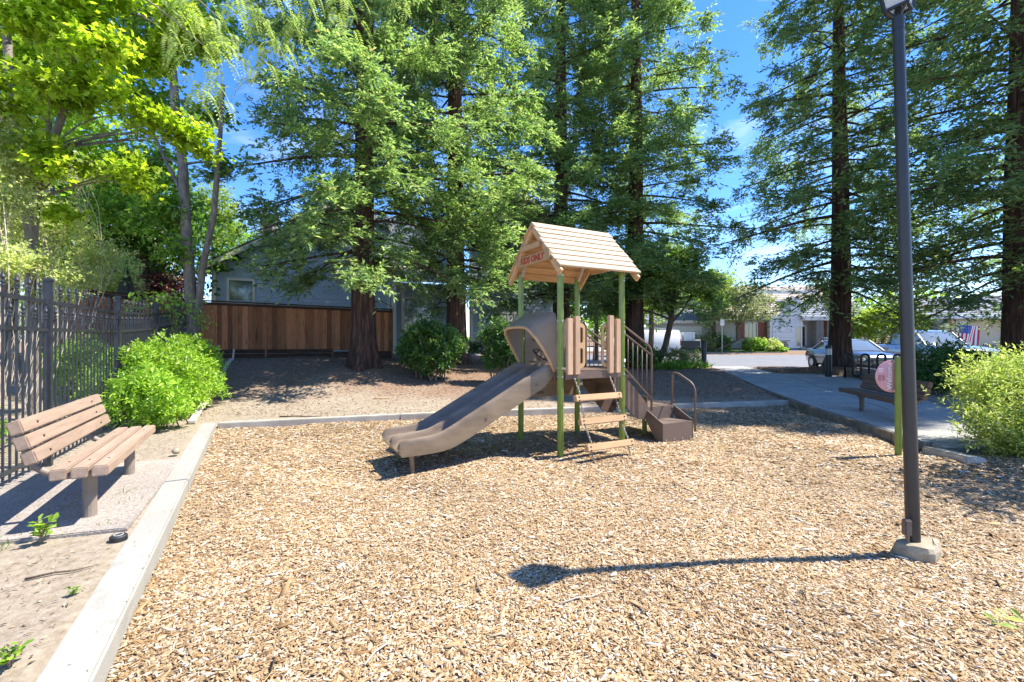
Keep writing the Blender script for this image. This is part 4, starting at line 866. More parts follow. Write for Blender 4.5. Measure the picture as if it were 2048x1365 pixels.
# ---------------------------------------------------------------- redwoods
def redwood_mesh(seed, H, hb, Lm, nb, nt_, nl, mat, lo_cut=14.0, side=None):
    global rng; rng = np.random.default_rng(seed); random.seed(seed)
    u = (np.arange(nb)+rng.random(nb)*.8)/nb; zb = hb + (H-hb)*u**1.05; ang = np.arange(nb)*2.39996 + rng.normal(size=nb)*.35
    rel = (zb-hb)/(H-hb); Lb = Lm*(1-rel)**.62*(.62+.38*np.minimum(1,rel*5+.25))*(.52+.62*rng.random(nb)); Lb = np.maximum(Lb,.35)
    o = np.column_stack([np.cos(ang), np.sin(ang), np.zeros(nb)]); sd = np.column_stack([-np.sin(ang), np.cos(ang), np.zeros(nb)])
    rise = .22 - .25*(1-rel) + rng.normal(size=nb)*.10; droop = .30*(1-rel)+.10*rng.random(nb); crv = rng.normal(size=nb)*.12
    def pt(i, t):   # t (k,) on branch i (k,)
        x = (Lb[i]*t)[:,None]; return o[i]*x + sd[i]*(crv[i]*Lb[i]*t*t)[:,None] + np.column_stack([np.zeros(len(t)), np.zeros(len(t)), zb[i] + Lb[i]*(rise[i]*t - droop[i]*t**2 + .12*t**4)])
    # tufts of sprigs strung along each bough
    I = np.repeat(np.arange(nb), nt_); keep = rng.random(len(I)) < np.clip(Lb[I]/Lm*1.15,.22,1); I = I[keep]; n = len(I)
    t = .20+.82*rng.random(n)**.75; C = pt(I, t) + sd[I]*(rng.normal(size=n)*.17*Lb[I]*np.sin(np.pi*np.clip(t,0,1)**.8)**.5)[:,None]*.75 + np.column_stack([np.zeros(n),np.zeros(n),rng.normal(size=n)*.14-.10])
    ts = (.26+.26*rng.random(n))*(.6+.4*np.minimum(1,Lb[I]/2)); ns = 10
    J = np.repeat(np.arange(n), ns); k = len(J); SDir = unit(o[I][J]*.75 + rng.normal(size=(k,3))*np.array([.75,.75,.5]) + np.array([0,0,.12])); SL = ts[J]*(.7+.7*rng.random(k)); SB = C[J] + rng.normal(size=(k,3))*ts[J][:,None]*.22
    K = np.repeat(np.arange(k), nl); m = len(K); q = .06+.96*rng.random(m); ls = np.where(rng.random(m) < .5,-1.,1.)
    P = SB[K] + SDir[K]*(SL[K]*q)[:,None] - np.column_stack([np.zeros(m),np.zeros(m),.30*SL[K]*q*q])
    pr = unit(np.cross(SDir[K], np.array([0,0,1.]))); N_ = unit(np.array([0,0,1.]) + rng.normal(size=(m,3))*.42)
    LD = unit(SDir[K]*.85 + pr*(ls*(.7+.3*rng.random(m)))[:,None] + rng.normal(size=(m,3))*.22 - np.array([0,0,.15]))
    crown = leaf_mesh('crown', P, LD, N_, (.11+.09*rng.random(m)), (.036+.028*rng.random(m)), mat)
    # trunk and bare branches
    mb = MB(); nr, ns_ = 46, 44; V = []; ph = rng.random(8)*6; rid = rng.normal(size=ns_)*.07
    for i in range(nr):
        z = -.35 + (H+.3)*(i/(nr-1))**1.6; r = .33*(1-max(z,0)/H)**.85+.012; r += .17*math.exp(-max(z,0)*1.8) if z < 4 else 0
        for j in range(ns_):
            a = 2*math.pi*j/ns_; fl = rid[j]*(1 if z < H*.7 else .4) + .05*math.sin(a*5+ph[0]) + .20*math.exp(-max(z,0)*2.2)*math.sin(a*4+ph[1]+.4*math.sin(a*3)) + .03*math.sin(a*9+z*1.3+ph[2])
            rr = r*(1+fl); V.append((rr*math.cos(a)+.05*math.sin(z*.25+ph[3])*min(1,z/4 if z > 0 else 0), rr*math.sin(a), z))
    mb.add(V, [(i*ns_+j, i*ns_+(j+1)%ns_, (i+1)*ns_+(j+1)%ns_, (i+1)*ns_+j) for i in range(nr-1) for j in range(ns_)])
    for i in range(nb):
        tt = np.linspace(0,.95,5); pp = pt(np.full(5,i), tt); mb.tube([tuple(p) for p in pp], [max(.006,.012+.012*Lb[i]*(1-x)) for x in tt], 4, cap=False)
    for i in range(16):   # dead lower stubs
        a = rng.random()*6.28; z = hb*.55+rng.random()*4; l = .4+rng.random()*1.2; mb.tube([(0,0,z),(math.cos(a)*l*.6,math.sin(a)*l*.6,z+.05),(math.cos(a)*l,math.sin(a)*l,z-.1)],[.022,.014,.006],4,cap=False)
    return mb.mesh('trunk','bark_redwood',smooth=True), crown
RW = {'A': redwood_mesh(21, 25, 3.0, 4.3, 185, 14, 10, 'needle'), 'B': redwood_mesh(22, 24, 2.9, 4.2, 175, 14, 9, 'needle'), 'C': redwood_mesh(23, 23, 2.9, 4.8, 180, 13, 9, 'needle_old')}
def redwood(v, x, y, rz_, sc, label, sxy=1.0, dz=0):
    t = thing('redwood_tree', label, 'tree', (x,y,float(gz(x,y))+dz), rz_, 'redwood trees round the playground')
    tr = put('trunk', RW[v][0], t, (0,0,0), (0,0,0), (sc*sxy,sc*sxy,sc)); cr = put('crown', RW[v][1], t, (0,0,0), (0,0,0), (sc*sxy,sc*sxy,sc)); return t
redwood('A',-4.4,13.2,.4,.98,'redwood with a thick fluted trunk in front of the board fence, boughs hanging low',.97)
redwood('A',-2.0,16.0,2.5,1.0,'redwood rising behind the round dark green bush right of the board fence end',1.0)
redwood('B',2.3,21.0,1.2,1.12,'redwood whose trunk shows directly above the plank roof ridge, farthest back of the row',1.05)
redwood('B',5.7,20.6,3.3,1.06,'redwood right behind the tower stairs, its right side open against blue sky',1.15)
redwood('C',12.6,17.1,5.1,1.0,'redwood beside the black bike rack and glass-topped bollard, in front of the sedan',1.0)
redwood('C',14.75,12.9,2.2,1.02,'redwood at the frame edge behind the light green shrub, right of the flag',1.06)
redwood('B',17.6,10.2,4.4,.98,'redwood just outside the right frame edge casting its shade across the path',1.0)
# ---------------------------------------------------------------- broadleaf trees
def tree(name, label, trunk, r, clusters, n, per, ln, wd, mat, bark='bark_grey', shape='rhomb', group=None, stems=(), cat='tree', nlimb=None, twig=.3, shell=.45, up=.25, droop=0.0, limb_r=.5):
    """trunk: points; clusters: (centre, radii)"""
    b = Vector(trunk[0]); t = thing(name, label, cat, b, 0, group); mb = MB(); loc = lambda p: Vector(p)-b
    trunk_tube(mb, [loc(p) for p in trunk], r, 12)
    for pts, rr in stems: trunk_tube(mb, [loc(p) for p in pts], rr, 9)
    C = [loc(c) for c, _ in clusters]; R = [q_ for _, q_ in clusters]
    for c in C:
        best = min((loc(p) for p in trunk[1:]), key=lambda p: (p-c).length + max(0,(p.z-c.z))*1.5); limbs(mb, best, [c], r[-1]*limb_r+.012, n=5)
    for c, q_ in zip(C, R):
        for _ in range(4):
            e = c + Vector((random.uniform(-.7,.7)*q_[0], random.uniform(-.7,.7)*q_[1], random.uniform(-.6,.6)*q_[2])); limbs(mb, c, [e], .014, n=4, segs=3)
    mb.build('trunk', bark, t, smooth=True)
    link(bpy.data.objects.new('crown', foliage('crown', [tuple(c) for c in C], R, n, per, ln, wd, mat, shape, shell, up, twig, None, droop)), t); return t
def shrub(name, label, base, clusters, n, per, ln, wd, mat, shape='obov', group=None, bark='twig', nst=10, shell=.6, up=.3, twig=.16, zmin=.05, cat='shrub', droop=0.0, sr=.012):
    b = Vector(base); t = thing(name, label, cat, b, 0, group); mb = MB(); C = [Vector(c)-b for c, _ in clusters]; R = [q_ for _, q_ in clusters]
    for c, q_ in zip(C, R):
        for _ in range(max(3,nst//len(C))):
            e = c + Vector((random.uniform(-.8,.8)*q_[0], random.uniform(-.8,.8)*q_[1], random.uniform(-.2,.75)*q_[2])); f = Vector((c.x*.75+random.uniform(-.15,.15), c.y*.75+random.uniform(-.15,.15), -.04)); limbs(mb, f, [e], sr, n=5, segs=4)
    mb.build('stems', bark, t, smooth=True)
    link(bpy.data.objects.new('foliage', foliage('foliage', [tuple(c) for c in C], R, n, per, ln, wd, mat, shape, shell, up, twig, zmin, droop)), t); return t
def gcl(*a): return [((x,y,float(gz(x,y))+h),(r,r2,rz_)) for x,y,h,r,r2,rz_ in a]
random.seed(5)
cl = lambda *a: [(A(px,py,d), (r, r*1.0, r*k)) for px, py, d, r, k in a]
# left: maples with star-shaped leaves
tiers = []
for px, py, d, r in ((50,60,6.8,.7),(150,50,7.2,.7),(240,90,7.4,.6),(80,170,6.9,.6),(190,170,7.4,.6),(290,200,7.8,.5),(340,240,8,.4),(150,320,7.2,.5),(220,330,7.4,.5),(30,250,7,.5),(320,80,7.8,.6),(280,10,7.6,.6),(20,-40,6.8,.7),(120,-60,7,.7),(380,300,8.2,.3),(100,430,7.6,.3),(400,90,8.2,.4),(60,340,7.4,.35)):
    for _ in range(3):
        c = A(px,py,d)+Vector((random.uniform(-1,1)*r*.75,random.uniform(-1,1)*r*.9,random.uniform(-1,1)*r*.55)); q_ = r*random.uniform(.38,.6); tiers.append((c,(q_,q_,q_*.36)))
tree('maple_tree','sunlit yellow-green maple leaning right, its trunk just behind the near end of the iron fence',
     [Vector((-8.05,7.5,float(gz(-8.05,7.5))-.1)),A(62,560,7.5),A(70,400,7.5),A(100,300,7.5),A(142,180,7.6),A(200,20,7.8),A(225,-90,8)],[.09,.072,.066,.06,.052,.04,.028],
     tiers,
     3000,6,.105,.10,'maple_leaf',shape='star',twig=.4,shell=.1,limb_r=.2,stems=[([A(64,480,7.5),A(35,330,7.5),A(22,180,7.5),A(8,0,7.6),A(0,-90,7.6)],[.08,.075,.06,.05,.04])])
tree('maple_tree','tall grey-barked maple with a forked trunk where the iron fence meets the board fence',
     [Vector((-8.85,12.4,float(gz(-8.85,12.4))-.1)),A(386,640,12.4),A(375,500,12.4),A(366,330,12.4),A(350,200,12.5),A(343,100,12.6),A(330,-40,12.8)],[.175,.15,.13,.118,.108,.095,.065],
     cl((330,420,12.6,1.0,.8),(280,330,12.8,1.0,.8),(420,230,12.8,.7,.6),(300,200,13,.9,.8),(340,60,13,1.1,.8),(260,80,13,1.0,.8),(420,60,12.6,.9,.7),(200,-30,13,1.2,.8),(420,-60,13,1.2,.7),(440,330,12.6,.45,.6),(350,500,12.2,.55,.5),(230,420,13,.9,.7)),
     2300,6,.125,.12,'mid_leaf',shape='star',twig=.45,shell=.2,stems=[([A(394,650,12.4),A(404,540,12.3),A(428,430,12.3),A(438,300,12.3),A(446,170,12.4)],[.10,.085,.075,.065,.05]),([A(371,400,12.4),A(335,330,12.4),A(300,250,12.4)],[.07,.05,.03])])
# pepper tree: trunk out of the frame on the left, limbs over the top with hanging pinnate sprays
def pepper():
    b = Vector((-7.2,3.6,.1)); t = thing('pepper_tree','pepper tree hanging feathery drooping sprays in from the top left','tree',b); mb = MB()
    trunk_tube(mb,[Vector((0,0,-.1)),Vector((.2,.4,2)),Vector((.6,1.0,4)),Vector((1.0,1.6,5.6))],[.24,.2,.17,.12],12)
    cs = [(400,20,6.2,.42),(440,110,6.3,.40),(470,40,6.5,.45),(415,170,6.2,.3),(520,20,6.8,.42),(530,110,6.8,.32),(560,-40,7,.45),(660,-30,7.2,.42),(680,20,7.2,.28),(800,-40,7.4,.35),(580,50,7,.28),(360,60,6.3,.3)]
    T = [A(px,py,d)-b for px,py,d,_ in cs]
    for c in T: limbs(mb, Vector((1.0,1.6,5.6)), [c+Vector((0,0,.5))], .035, n=5, sag=.25)
    mb.build('trunk','bark_grey',t,smooth=True)
    P=[];D=[]; N_=[]; Ls=[]
    for c, (_,_,_,r) in zip(T, cs):
        for _ in range(int(20*r/.45)):
            o_ = np.array(c)+rng.normal(size=3)*r*.55; h = rng.normal(size=3); h[2] = -.2; h = h/np.linalg.norm(h); L_ = .22+.2*rng.random(); sd = np.cross(h,[0,0,1]); sd/=max(1e-6,np.linalg.norm(sd))
            for i in range(14):
                s = i/13; p = o_ + h*L_*s*.7 - np.array([0,0,1])*L_*s*s*.95; tg = h*.7-np.array([0,0,1.9])*s
                for g in (-1,1): P.append(p); D.append(sd*g+tg*.55); N_.append([h[0],h[1],.8]); Ls.append(.085*(1-.5*abs(s-.4)))
    P=np.array(P);D=np.array(D);Ls=np.array(Ls)
    link(bpy.data.objects.new('crown',leaf_mesh('crown',P,D,unit(np.array(N_)),Ls,Ls*.24,'pepper_leaf')),t)
pepper()
# pale twiggy shrub rising behind the iron fence on the far left
shrub('twiggy_shrub','tall pale twiggy shrub behind the iron fence at the left edge',(-10.4,8.8,.25),cl((15,440,9.2,.8,.9),(0,330,9.2,.8,.9),(120,450,9.6,.6,.8),(30,540,9.2,.7,.5),(140,340,9.8,.5,.7),(-60,400,8.8,.9,1),(130,560,9.6,.6,.5),(185,510,10,.6,.7)),3000,11,.066,.03,'pale_leaf','rhomb',bark='twig_pale',nst=80,shell=.2,twig=.32,zmin=None,sr=.006)
for k, (x, y, h, r, lb) in enumerate(((-7.6,8.6,.5,.55,'low ivy-like green shrub just behind the iron fence, under the leaning maple'),(-6.6,5.2,.35,.4,'low green shrub behind the iron fence pickets, left of the bench back'),(-9.2,9.6,.7,.7,'green shrub behind the iron fence below the closed umbrella'))):
    shrub('green_shrub',lb,gp(x,y),gcl((x,y,h,r,r,h*.9),(x-.4,y+.3,h*.8,r*.7,r*.7,h*.7)),600,9,.075,.04,'bright_leaf' if k != 2 else 'mid_leaf',nst=12,shell=.4,twig=.2)
shrub('twiggy_shrub','pale bushy shrub close behind the iron fence, in front of the near maple trunk',(-8.0,6.2,.15),cl((-30,280,6.7,.55,.9),(5,400,6.8,.45,.9),(-20,520,6.6,.5,.6),(75,520,7.2,.3,.5),(40,330,7.0,.35,.6),(110,590,7.6,.3,.35)),1500,11,.055,.027,'pale_leaf','rhomb',bark='twig_pale',nst=40,shell=.2,twig=.3,zmin=None,sr=.005)
# background greenery on the left, each a tree of its own
def bgtree(label, px, py, d, r, k, n, mat, ln=.17, wd=.10, name='broadleaf_tree', per=8, bark='bark_dark', parts=4, base_z=None, seed=1, group='trees beyond the playground'):
    n = int(n*.74); ln *= 1.12; wd *= 1.12; random.seed(seed); c = A(px,py,d); gzv = float(gz(c.x,c.y)) if base_z is None else base_z
    cs = [(c, (r*.75,r*.75,r*.75*k))]
    for _ in range(parts): 
        v = Vector((random.uniform(-1,1),random.uniform(-1,1),random.uniform(-.7,.9))); cs.append((c+Vector((v.x*r*.6,v.y*r*.5,v.z*r*k*.6)), (r*.5,r*.5,r*.45*k)))
    tp = Vector((c.x,c.y,gzv)); h = max(.6, c.z-gzv)
    return tree(name,label,[tp-Vector((0,0,.1)),tp+Vector((.1,0,h*.5)),c],[.05*r+.06,.04*r+.05,.03*r+.03],cs,n,per,ln,wd,mat,bark,group=group,twig=.35,shell=.45)
bgtree('dark dense maple standing behind the side fence, left of the forked grey trunk',285,420,17.5,3.0,1.15,1900,'dark_leaf',seed=2)
bgtree('bright maple behind the near one, filling the gaps in its crown at the upper left',90,140,12.5,2.3,1.0,1500,'maple_leaf',ln=.13,wd=.10,name='maple_tree',seed=21,bark='bark_grey')
bgtree('grey-green tree behind the closed umbrella, low dense crown',250,520,21,3.0,.8,1700,'olive_leaf',seed=3)
bgtree('mid green tree left of the closed umbrella',120,470,16,2.4,1.0,1700,'mid_leaf',ln=.14,seed=4)
bgtree('bright green tree behind the pale twiggy shrub, crown past the frame edge',20,300,15,3.0,1.2,1700,'mid_leaf',seed=5)
bgtree('light green conifer-like tree beyond the gap beside the gable house',425,440,27,1.9,1.5,1300,'lime_leaf',ln=.15,wd=.06,seed=6)
bgtree('purple-leaved plum beside the gable house behind the grey forked trunk',345,585,18.5,1.5,.75,1300,'plum_leaf',ln=.10,wd=.07,seed=7,name='plum_tree')
bgtree('pale green shrub tree right behind the side fence below the maple',200,560,14.5,1.4,.8,1100,'pale_leaf',ln=.09,wd=.05,seed=8)
bgtree('tall birch with thin drooping leaves in the sky gap above the gable roof',470,480,32,2.2,.9,380,'mid_leaf',ln=.22,wd=.07,seed=9)
bgtree('lime green tree behind the stairs, glowing between redwood trunks',1300,585,28,2.6,1.0,1700,'lime_leaf',seed=10)
bgtree('dark bushy tree behind the plank roof, left of the lime green tree',1190,590,29,2.4,1.0,1500,'dark_leaf',seed=11)
bgtree('lime green street tree beyond the road, left of the entry porch',1425,585,40,3.4,.9,1700,'lime_leaf',seed=12,base_z=.7)
bgtree('yellow-green bush tree between the two far houses behind the pickup',1765,648,38,2.3,.85,1200,'lime_leaf',seed=13,base_z=.8)
bgtree('mid green tree behind the pickup, left of the beige house pillar',1835,640,52,3.6,1.0,1200,'mid_leaf',ln=.25,wd=.15,seed=14,base_z=.8)
bgtree('rounded tree behind the van, half hidden by the leaning trunk',1240,620,46,3.5,1.0,1200,'mid_leaf',ln=.25,wd=.15,seed=15,base_z=.6)
bgtree('tree behind the far garage roof, dark crown',1340,600,58,4.2,.9,1100,'dark_leaf',ln=.3,wd=.18,seed=16,base_z=.8)
# leaning small tree by the road left of the bollard
tree('leaning_tree','small dark tree with a leaning forked trunk among the plants left of the path bollard',
     [Vector((6.55,20.3,float(gz(6.55,20.3))-.1)),A(1331,690,20.3),A(1342,640,20.3),A(1345,600,20.3)],[.16,.14,.13,.10],
     cl((1330,560,20.3,1.1,.7),(1260,580,20.6,.9,.7),(1400,570,20,.9,.7),(1370,520,20.6,1.0,.7),(1290,520,20.8,1.0,.7),(1430,600,20,.6,.5),(1330,610,20.3,.8,.45),(1230,620,20.6,.6,.6)),2100,8,.12,.06,'dark_leaf','bark_dark',stems=[([A(1340,650,20.3),A(1362,625,20.3),A(1385,590,20.2)],[.08,.065,.05])],twig=.3)
tree('olive_tree','grey-green olive tree on the far lawn before the shuttered window',
     [Vector((17.2,38.0,.6)),A(1477,680,38),A(1475,655,38)],[.2,.17,.14],cl((1475,620,38,1.9,.6),(1430,625,38,1.3,.6),(1520,625,38,1.3,.6),(1480,590,38,1.6,.6),(1440,600,38,1.0,.6),(1530,600,38.3,.9,.6)),1700,8,.16,.07,'olive_leaf','bark_dark',twig=.35)
# ---------------------------------------------------------------- shrubs
shrub('pittosporum_shrub','big bright green glossy-leaved shrub beside the iron fence past the tan bench',gp(-6.1,8.4),
      gcl((-5.72,6.9,.50,.52,.5,.46),(-6.1,7.6,.68,.62,.6,.58),(-6.45,8.5,.78,.68,.7,.66),(-6.95,9.4,.80,.6,.66,.62),(-7.3,10.2,.78,.52,.55,.54),(-6.8,7.9,.8,.5,.6,.5),(-5.4,7.0,.3,.28,.3,.22),(-5.95,8.0,.45,.4,.5,.35),(-6.45,9.2,.5,.45,.5,.4)),2500,11,.082,.032,'bright_leaf',nst=46,shell=.6,twig=.13,up=.6,zmin=.1)
shrub('rhododendron_bush','round dark green bush at the end of the board fence before the second redwood',gp(-2.2,12.6),
      gcl((-2.35,12.7,1.0,.72,.65,.62),(-2.75,12.8,.75,.5,.5,.5),(-1.85,12.7,.95,.5,.5,.5),(-2.2,12.5,.62,.6,.5,.42),(-2.5,12.9,1.25,.45,.45,.4)),1150,11,.12,.036,'shrub_leaf',nst=22,shell=.55,twig=.12,up=.45,sr=.02)
shrub('rhododendron_bush','sparse leggy dark bush half hidden behind the slide hood',gp(-.25,12.3),
      gcl((-.35,12.4,1.35,.36,.36,.42),(.05,12.3,1.0,.42,.4,.5),(-.5,12.4,.7,.34,.34,.3),(.2,12.4,.5,.36,.36,.3),(-.75,12.5,1.3,.22,.22,.26)),600,11,.115,.036,'shrub_leaf',nst=16,shell=.4,twig=.12,up=.45,sr=.02)
shrub('clipped_hedge','low clipped dark hedge on thin stems along the blue house wall',gp(-1.4,19.4),
      gcl((-1.9,19.4,.62,.55,.35,.26),(-1.2,19.5,.62,.55,.35,.26),(-.5,19.6,.6,.55,.35,.26),(.3,19.7,.6,.55,.35,.26)),1000,9,.07,.035,'shrub_leaf',nst=24,shell=.75,twig=.1,sr=.015)
shrub('feathery_shrub','big light yellow-green feathery shrub at the right edge beside the path end',(6.35,5.5,.12),
      [((6.3,5.45,.62),(.66,.6,.45)),((6.8,5.75,.86),(.75,.6,.5)),((5.85,5.2,.42),(.42,.4,.27)),((6.25,5.1,.42),(.72,.42,.34)),((7.2,5.5,.8),(.7,.6,.62)),((6.4,5.9,.98),(.46,.4,.3)),((6.75,5.05,.55),(.7,.4,.45))],4300,12,.054,.0165,'yellow_leaf','rhomb',nst=50,shell=.4,twig=.26,up=.35,zmin=.08,sr=.006)
shrub('dark_shrub','dark green shrub between the bike rack and the frame edge, in front of the pickup',gp(11.55,11.7),
      gcl((11.4,11.8,.75,.75,.6,.62),(12.2,11.9,.65,.6,.6,.5),(11.0,11.7,.45,.4,.4,.35)),1000,11,.085,.036,'shrub_leaf',nst=20,twig=.12)
shrub('dark_shrub','dark green shrub below the flag, left of the rightmost redwood trunk',gp(13.6,12.6),
      gcl((13.3,12.8,.55,.6,.5,.45),(14.0,12.5,.5,.6,.5,.45)),600,10,.085,.036,'shrub_leaf',nst=14,twig=.12)
shrub('round_shrub','rounded dark green shrub left of the leaning trunk by the stairs',gp(5.6,19.3),gcl((5.5,19.3,.5,.7,.6,.5),(6.1,19.5,.45,.5,.5,.42)),700,9,.07,.04,'shrub_leaf',nst=10)
shrub('round_shrub','rounded shrub with reddish tips right of the leaning trunk',gp(7.35,19.4),gcl((7.2,19.4,.42,.5,.5,.42),(7.75,19.3,.35,.42,.42,.36)),650,9,.06,.03,'olive_leaf',nst=10)
def straps(name, label, x, y, n, h, mat):
    P = np.column_stack([x+rng.normal(size=n)*.4, y+rng.normal(size=n)*.18]); z = gz(P[:,0],P[:,1]); P = np.column_stack([P, z-.02]); D = rand_dirs(n, 1.6); N_ = unit(rng.normal(size=(n,3))+np.array([0,-.3,.2]))
    t = thing(name,label,'plant',(x,y,0)); o = link(bpy.data.objects.new('foliage',leaf_mesh('foliage',P-np.array([x,y,0]),D,N_,h*(.6+.6*rng.random(n)),.05,mat,fold=.1)),t); return t
straps('strap_leaf_clump','green strap-leaved plants in front of the leaning trunk',6.55,18.7,240,.5,'mid_leaf'); straps('strap_leaf_clump','green strap-leaved plants in front of the reddish-tipped shrub',7.5,18.8,200,.42,'mid_leaf')
# shrub and tree beyond the right frame edge: they shade the heaped chips
tree('wax_myrtle_tree','small green tree beyond the right edge dappling the heaped wood chips',[Vector((6.75,4.6,.0)),Vector((6.7,4.6,1.2)),Vector((6.65,4.6,2.2))],[.06,.05,.04],[((6.45,4.6,2.3),(.75,.75,.4)),((6.3,4.3,2.9),(.7,.7,.4)),((6.9,4.7,3.1),(.7,.7,.45)),((6.6,4.9,1.7),(.5,.5,.35))],420,9,.08,.03,'shrub_leaf','bark_dark')
# vine over the iron fence end
def vine(label, pts, n, mat):
    b = Vector(pts[0]); t = thing('vine',label,'vine',b); mb = MB(); 
    for k in range(9):
        pp = [Vector(p)-b+Vector((random.uniform(-.12,.12),random.uniform(-.12,.12),random.uniform(-.1,.1))) for p in pts]; mb.tube(pp,.006,5,cap=False)
    mb.build('stems','twig',t); P = []
    for _ in range(n):
        i = random.randrange(len(pts)-1); P.append(Vector(pts[i]).lerp(Vector(pts[i+1]),random.random())-b+Vector((random.gauss(0,.13),random.gauss(0,.13),random.gauss(-.03,.11))))
    P = np.array([tuple(p) for p in P]); m = len(P); D = rand_dirs(m); D[:,2] -= .5; link(bpy.data.objects.new('foliage',leaf_mesh('foliage',P,D,unit(rng.normal(size=(m,3))*.5+np.array([0,-.3,1])),.10*(.7+.6*rng.random(m)),.05,mat)),t)
vine('leafy vine sprawling over the far end of the iron fence',[A(255,612,9),A(300,600,9.6),A(345,595,10.5),A(385,615,11.4),A(412,650,11.8)],420,'bright_leaf')
vine('leafy vine trailing down the last iron fence panel',[A(335,600,10.6),A(350,640,10.8),A(345,690,10.8),A(330,740,10.2)],260,'mid_leaf')
# ---------------------------------------------------------------- blue-grey house behind the board fence
random.seed(9)
HO = Vector((-12.7,19.0,0)); HA = math.radians(22)
bh = thing('blue_house','blue-grey lap-sided house with cream trim behind the board fence and redwoods','house',HO,HA)
def siding(par, x0, x1, y, z0, z1, mat='blue_siding', course=.19, top=None, holes=()):
    """horizontal lap boards, cut round openings; top(x) limits a gable"""
    z = z0
    while z < z1-.02:
        segs = [(x0, x1)]
        for (a, b, c, d) in holes:
            if c-.02 < z+course*.5 < d+.02:
                segs = [s for (p, q_) in segs for s in ((p, min(q_, a)), (max(p, b), q_)) if s[1]-s[0] > .03]
        for a, b in segs:
            if top:
                xs = np.linspace(a, b, 60); ok = [x for x in xs if top(x) > z+course*.6]
                if not ok: continue
                a, b = min(ok), max(ok)
            if b-a < .05: continue
            me = MB().box((0,0,0),(b-a,.022,course*1.06)).mesh('siding_board',mat); put('siding_board',me,par,((a+b)/2,y-.012,z+course/2),(math.radians(-5),0,0))
        z += course
def window(par, x0, x1, y, z0, z1, nx=2, nz=3, frame='cream_trim', fw=.10, slider=False, blind_=False):
    m = MB()
    for c, d in ((((x0+x1)/2,y-.03,z1+fw/2),(x1-x0+2*fw,.07,fw)),(((x0+x1)/2,y-.035,z0-fw/2),(x1-x0+2*fw+.06,.09,fw)),((x0-fw/2,y-.03,(z0+z1)/2),(fw,.066,z1-z0)),((x1+fw/2,y-.03,(z0+z1)/2),(fw,.066,z1-z0))): m.box(c,d)
    w = m.build('window',frame,par)
    bx('pane',((x0+x1)/2,y+.015,(z0+z1)/2),(x1-x0,.01,z1-z0),'window_glass',w)
    if blind_: bx('blind',((x0+x1)/2+(x1-x0)*.0,y+.0,(z0+z1)/2),((x1-x0)*.96,.006,(z1-z0)*.96),'blind',w)
    m = MB()
    for i in range(1,nx): m.box((x0+(x1-x0)*i/nx,y-.012,(z0+z1)/2),(.02,.02,z1-z0))
    for i in range(1,nz): m.box(((x0+x1)/2,y-.012,z0+(z1-z0)*i/nz),(x1-x0,.016,.02))
    if nx*nz > 1: m.build('glazing_bar','white_paint',w)
    if slider: bx('sash',((x0+x1)/2,y-.02,(z0+z1)/2),(.06,.03,z1-z0),'white_paint',w)
    return w
def gable_roof(par, x0, x1, xp, ze, zp, y0, y1, mat, trim='cream_trim', th=.14, oh=.35):
    """two slopes falling to x0 and x1 from a ridge at xp, running along y"""
    r = None
    for xa, sgn in ((x0-oh,-1),(x1+oh,1)):
        sl = (zp-ze)/abs(xp-(x0 if sgn < 0 else x1)); zl = zp - sl*abs(xp-xa); m = MB()
        pts = [(xp,zp+.02),(xa,zl+.02),(xa,zl+.02+th),(xp,zp+.02+th)]
        m.add([(x,y0-oh,z) for x,z in pts]+[(x,y1,z) for x,z in pts],[(0,1,2,3),(7,6,5,4),(0,4,5,1),(1,5,6,2),(2,6,7,3),(3,7,4,0)]); r = m.build('roof',mat,par)
        m = MB(); p = [(xp,zp-.16),(xa,zl-.16),(xa,zl+.05),(xp,zp+.05)]; m.add([(x,y0-oh-.03,z) for x,z in p]+[(x,y0-oh+.01,z) for x,z in p],[(0,1,2,3),(7,6,5,4),(0,4,5,1),(1,5,6,2),(2,6,7,3),(3,7,4,0)]); m.build('bargeboard',trim,par)
bz = .8
# left wing
w1 = (.55,1.42,3.2,4.12); tp = lambda x: 4.85+.60*min(x, 7.2-x)
bx('wall',(3.6,.2,(bz+4.9)/2),(7.18,.36,4.9-bz),'blue_wall',bh)
m = MB(); m.add([(0.02,.02,4.85),(7.18,.02,4.85),(3.6,.02,7.0),(0.02,.38,4.85),(7.18,.38,4.85),(3.6,.38,7.0)],[(0,1,2),(5,4,3),(0,3,4,1),(1,4,5,2),(2,5,3,0)]); m.build('gable_wall','blue_wall',bh)
siding(bh,0,7.2,0,bz,7.1,top=lambda x: tp(x)+.0,holes=[w1])
window(bh,w1[0],w1[1],0,w1[2]-.0,w1[3],1,1)
gable_roof(bh,0,7.2,3.6,4.85,7.0,0,9,'roof_dark')
for x in (.0,7.2): bx('corner_board',(x,-.03,(bz+4.8)/2),(.14,.07,4.8-bz),'cream_trim',bh)
# upper storey block and chimney
bx('upper_wall',(5.2,3.2,5.8),(4.0,3.2,3.6),'blue_wall',bh); siding(bh,3.2,7.2,1.6,5.6,7.5)
gable_roof(bh,3.2,7.2,5.2,7.5,8.6,1.6,6,'roof_tan')
ch = bx('chimney',(1.72,3.0,6.55),(.75,.7,2.3),'cream_trim',bh); bx('chimney_cap',(0,0,1.2),(.9,.85,.14),'roof_tan',ch); bx('louvre',(.0,-.36,.55),(.36,.02,.8),'roof_dark',ch)
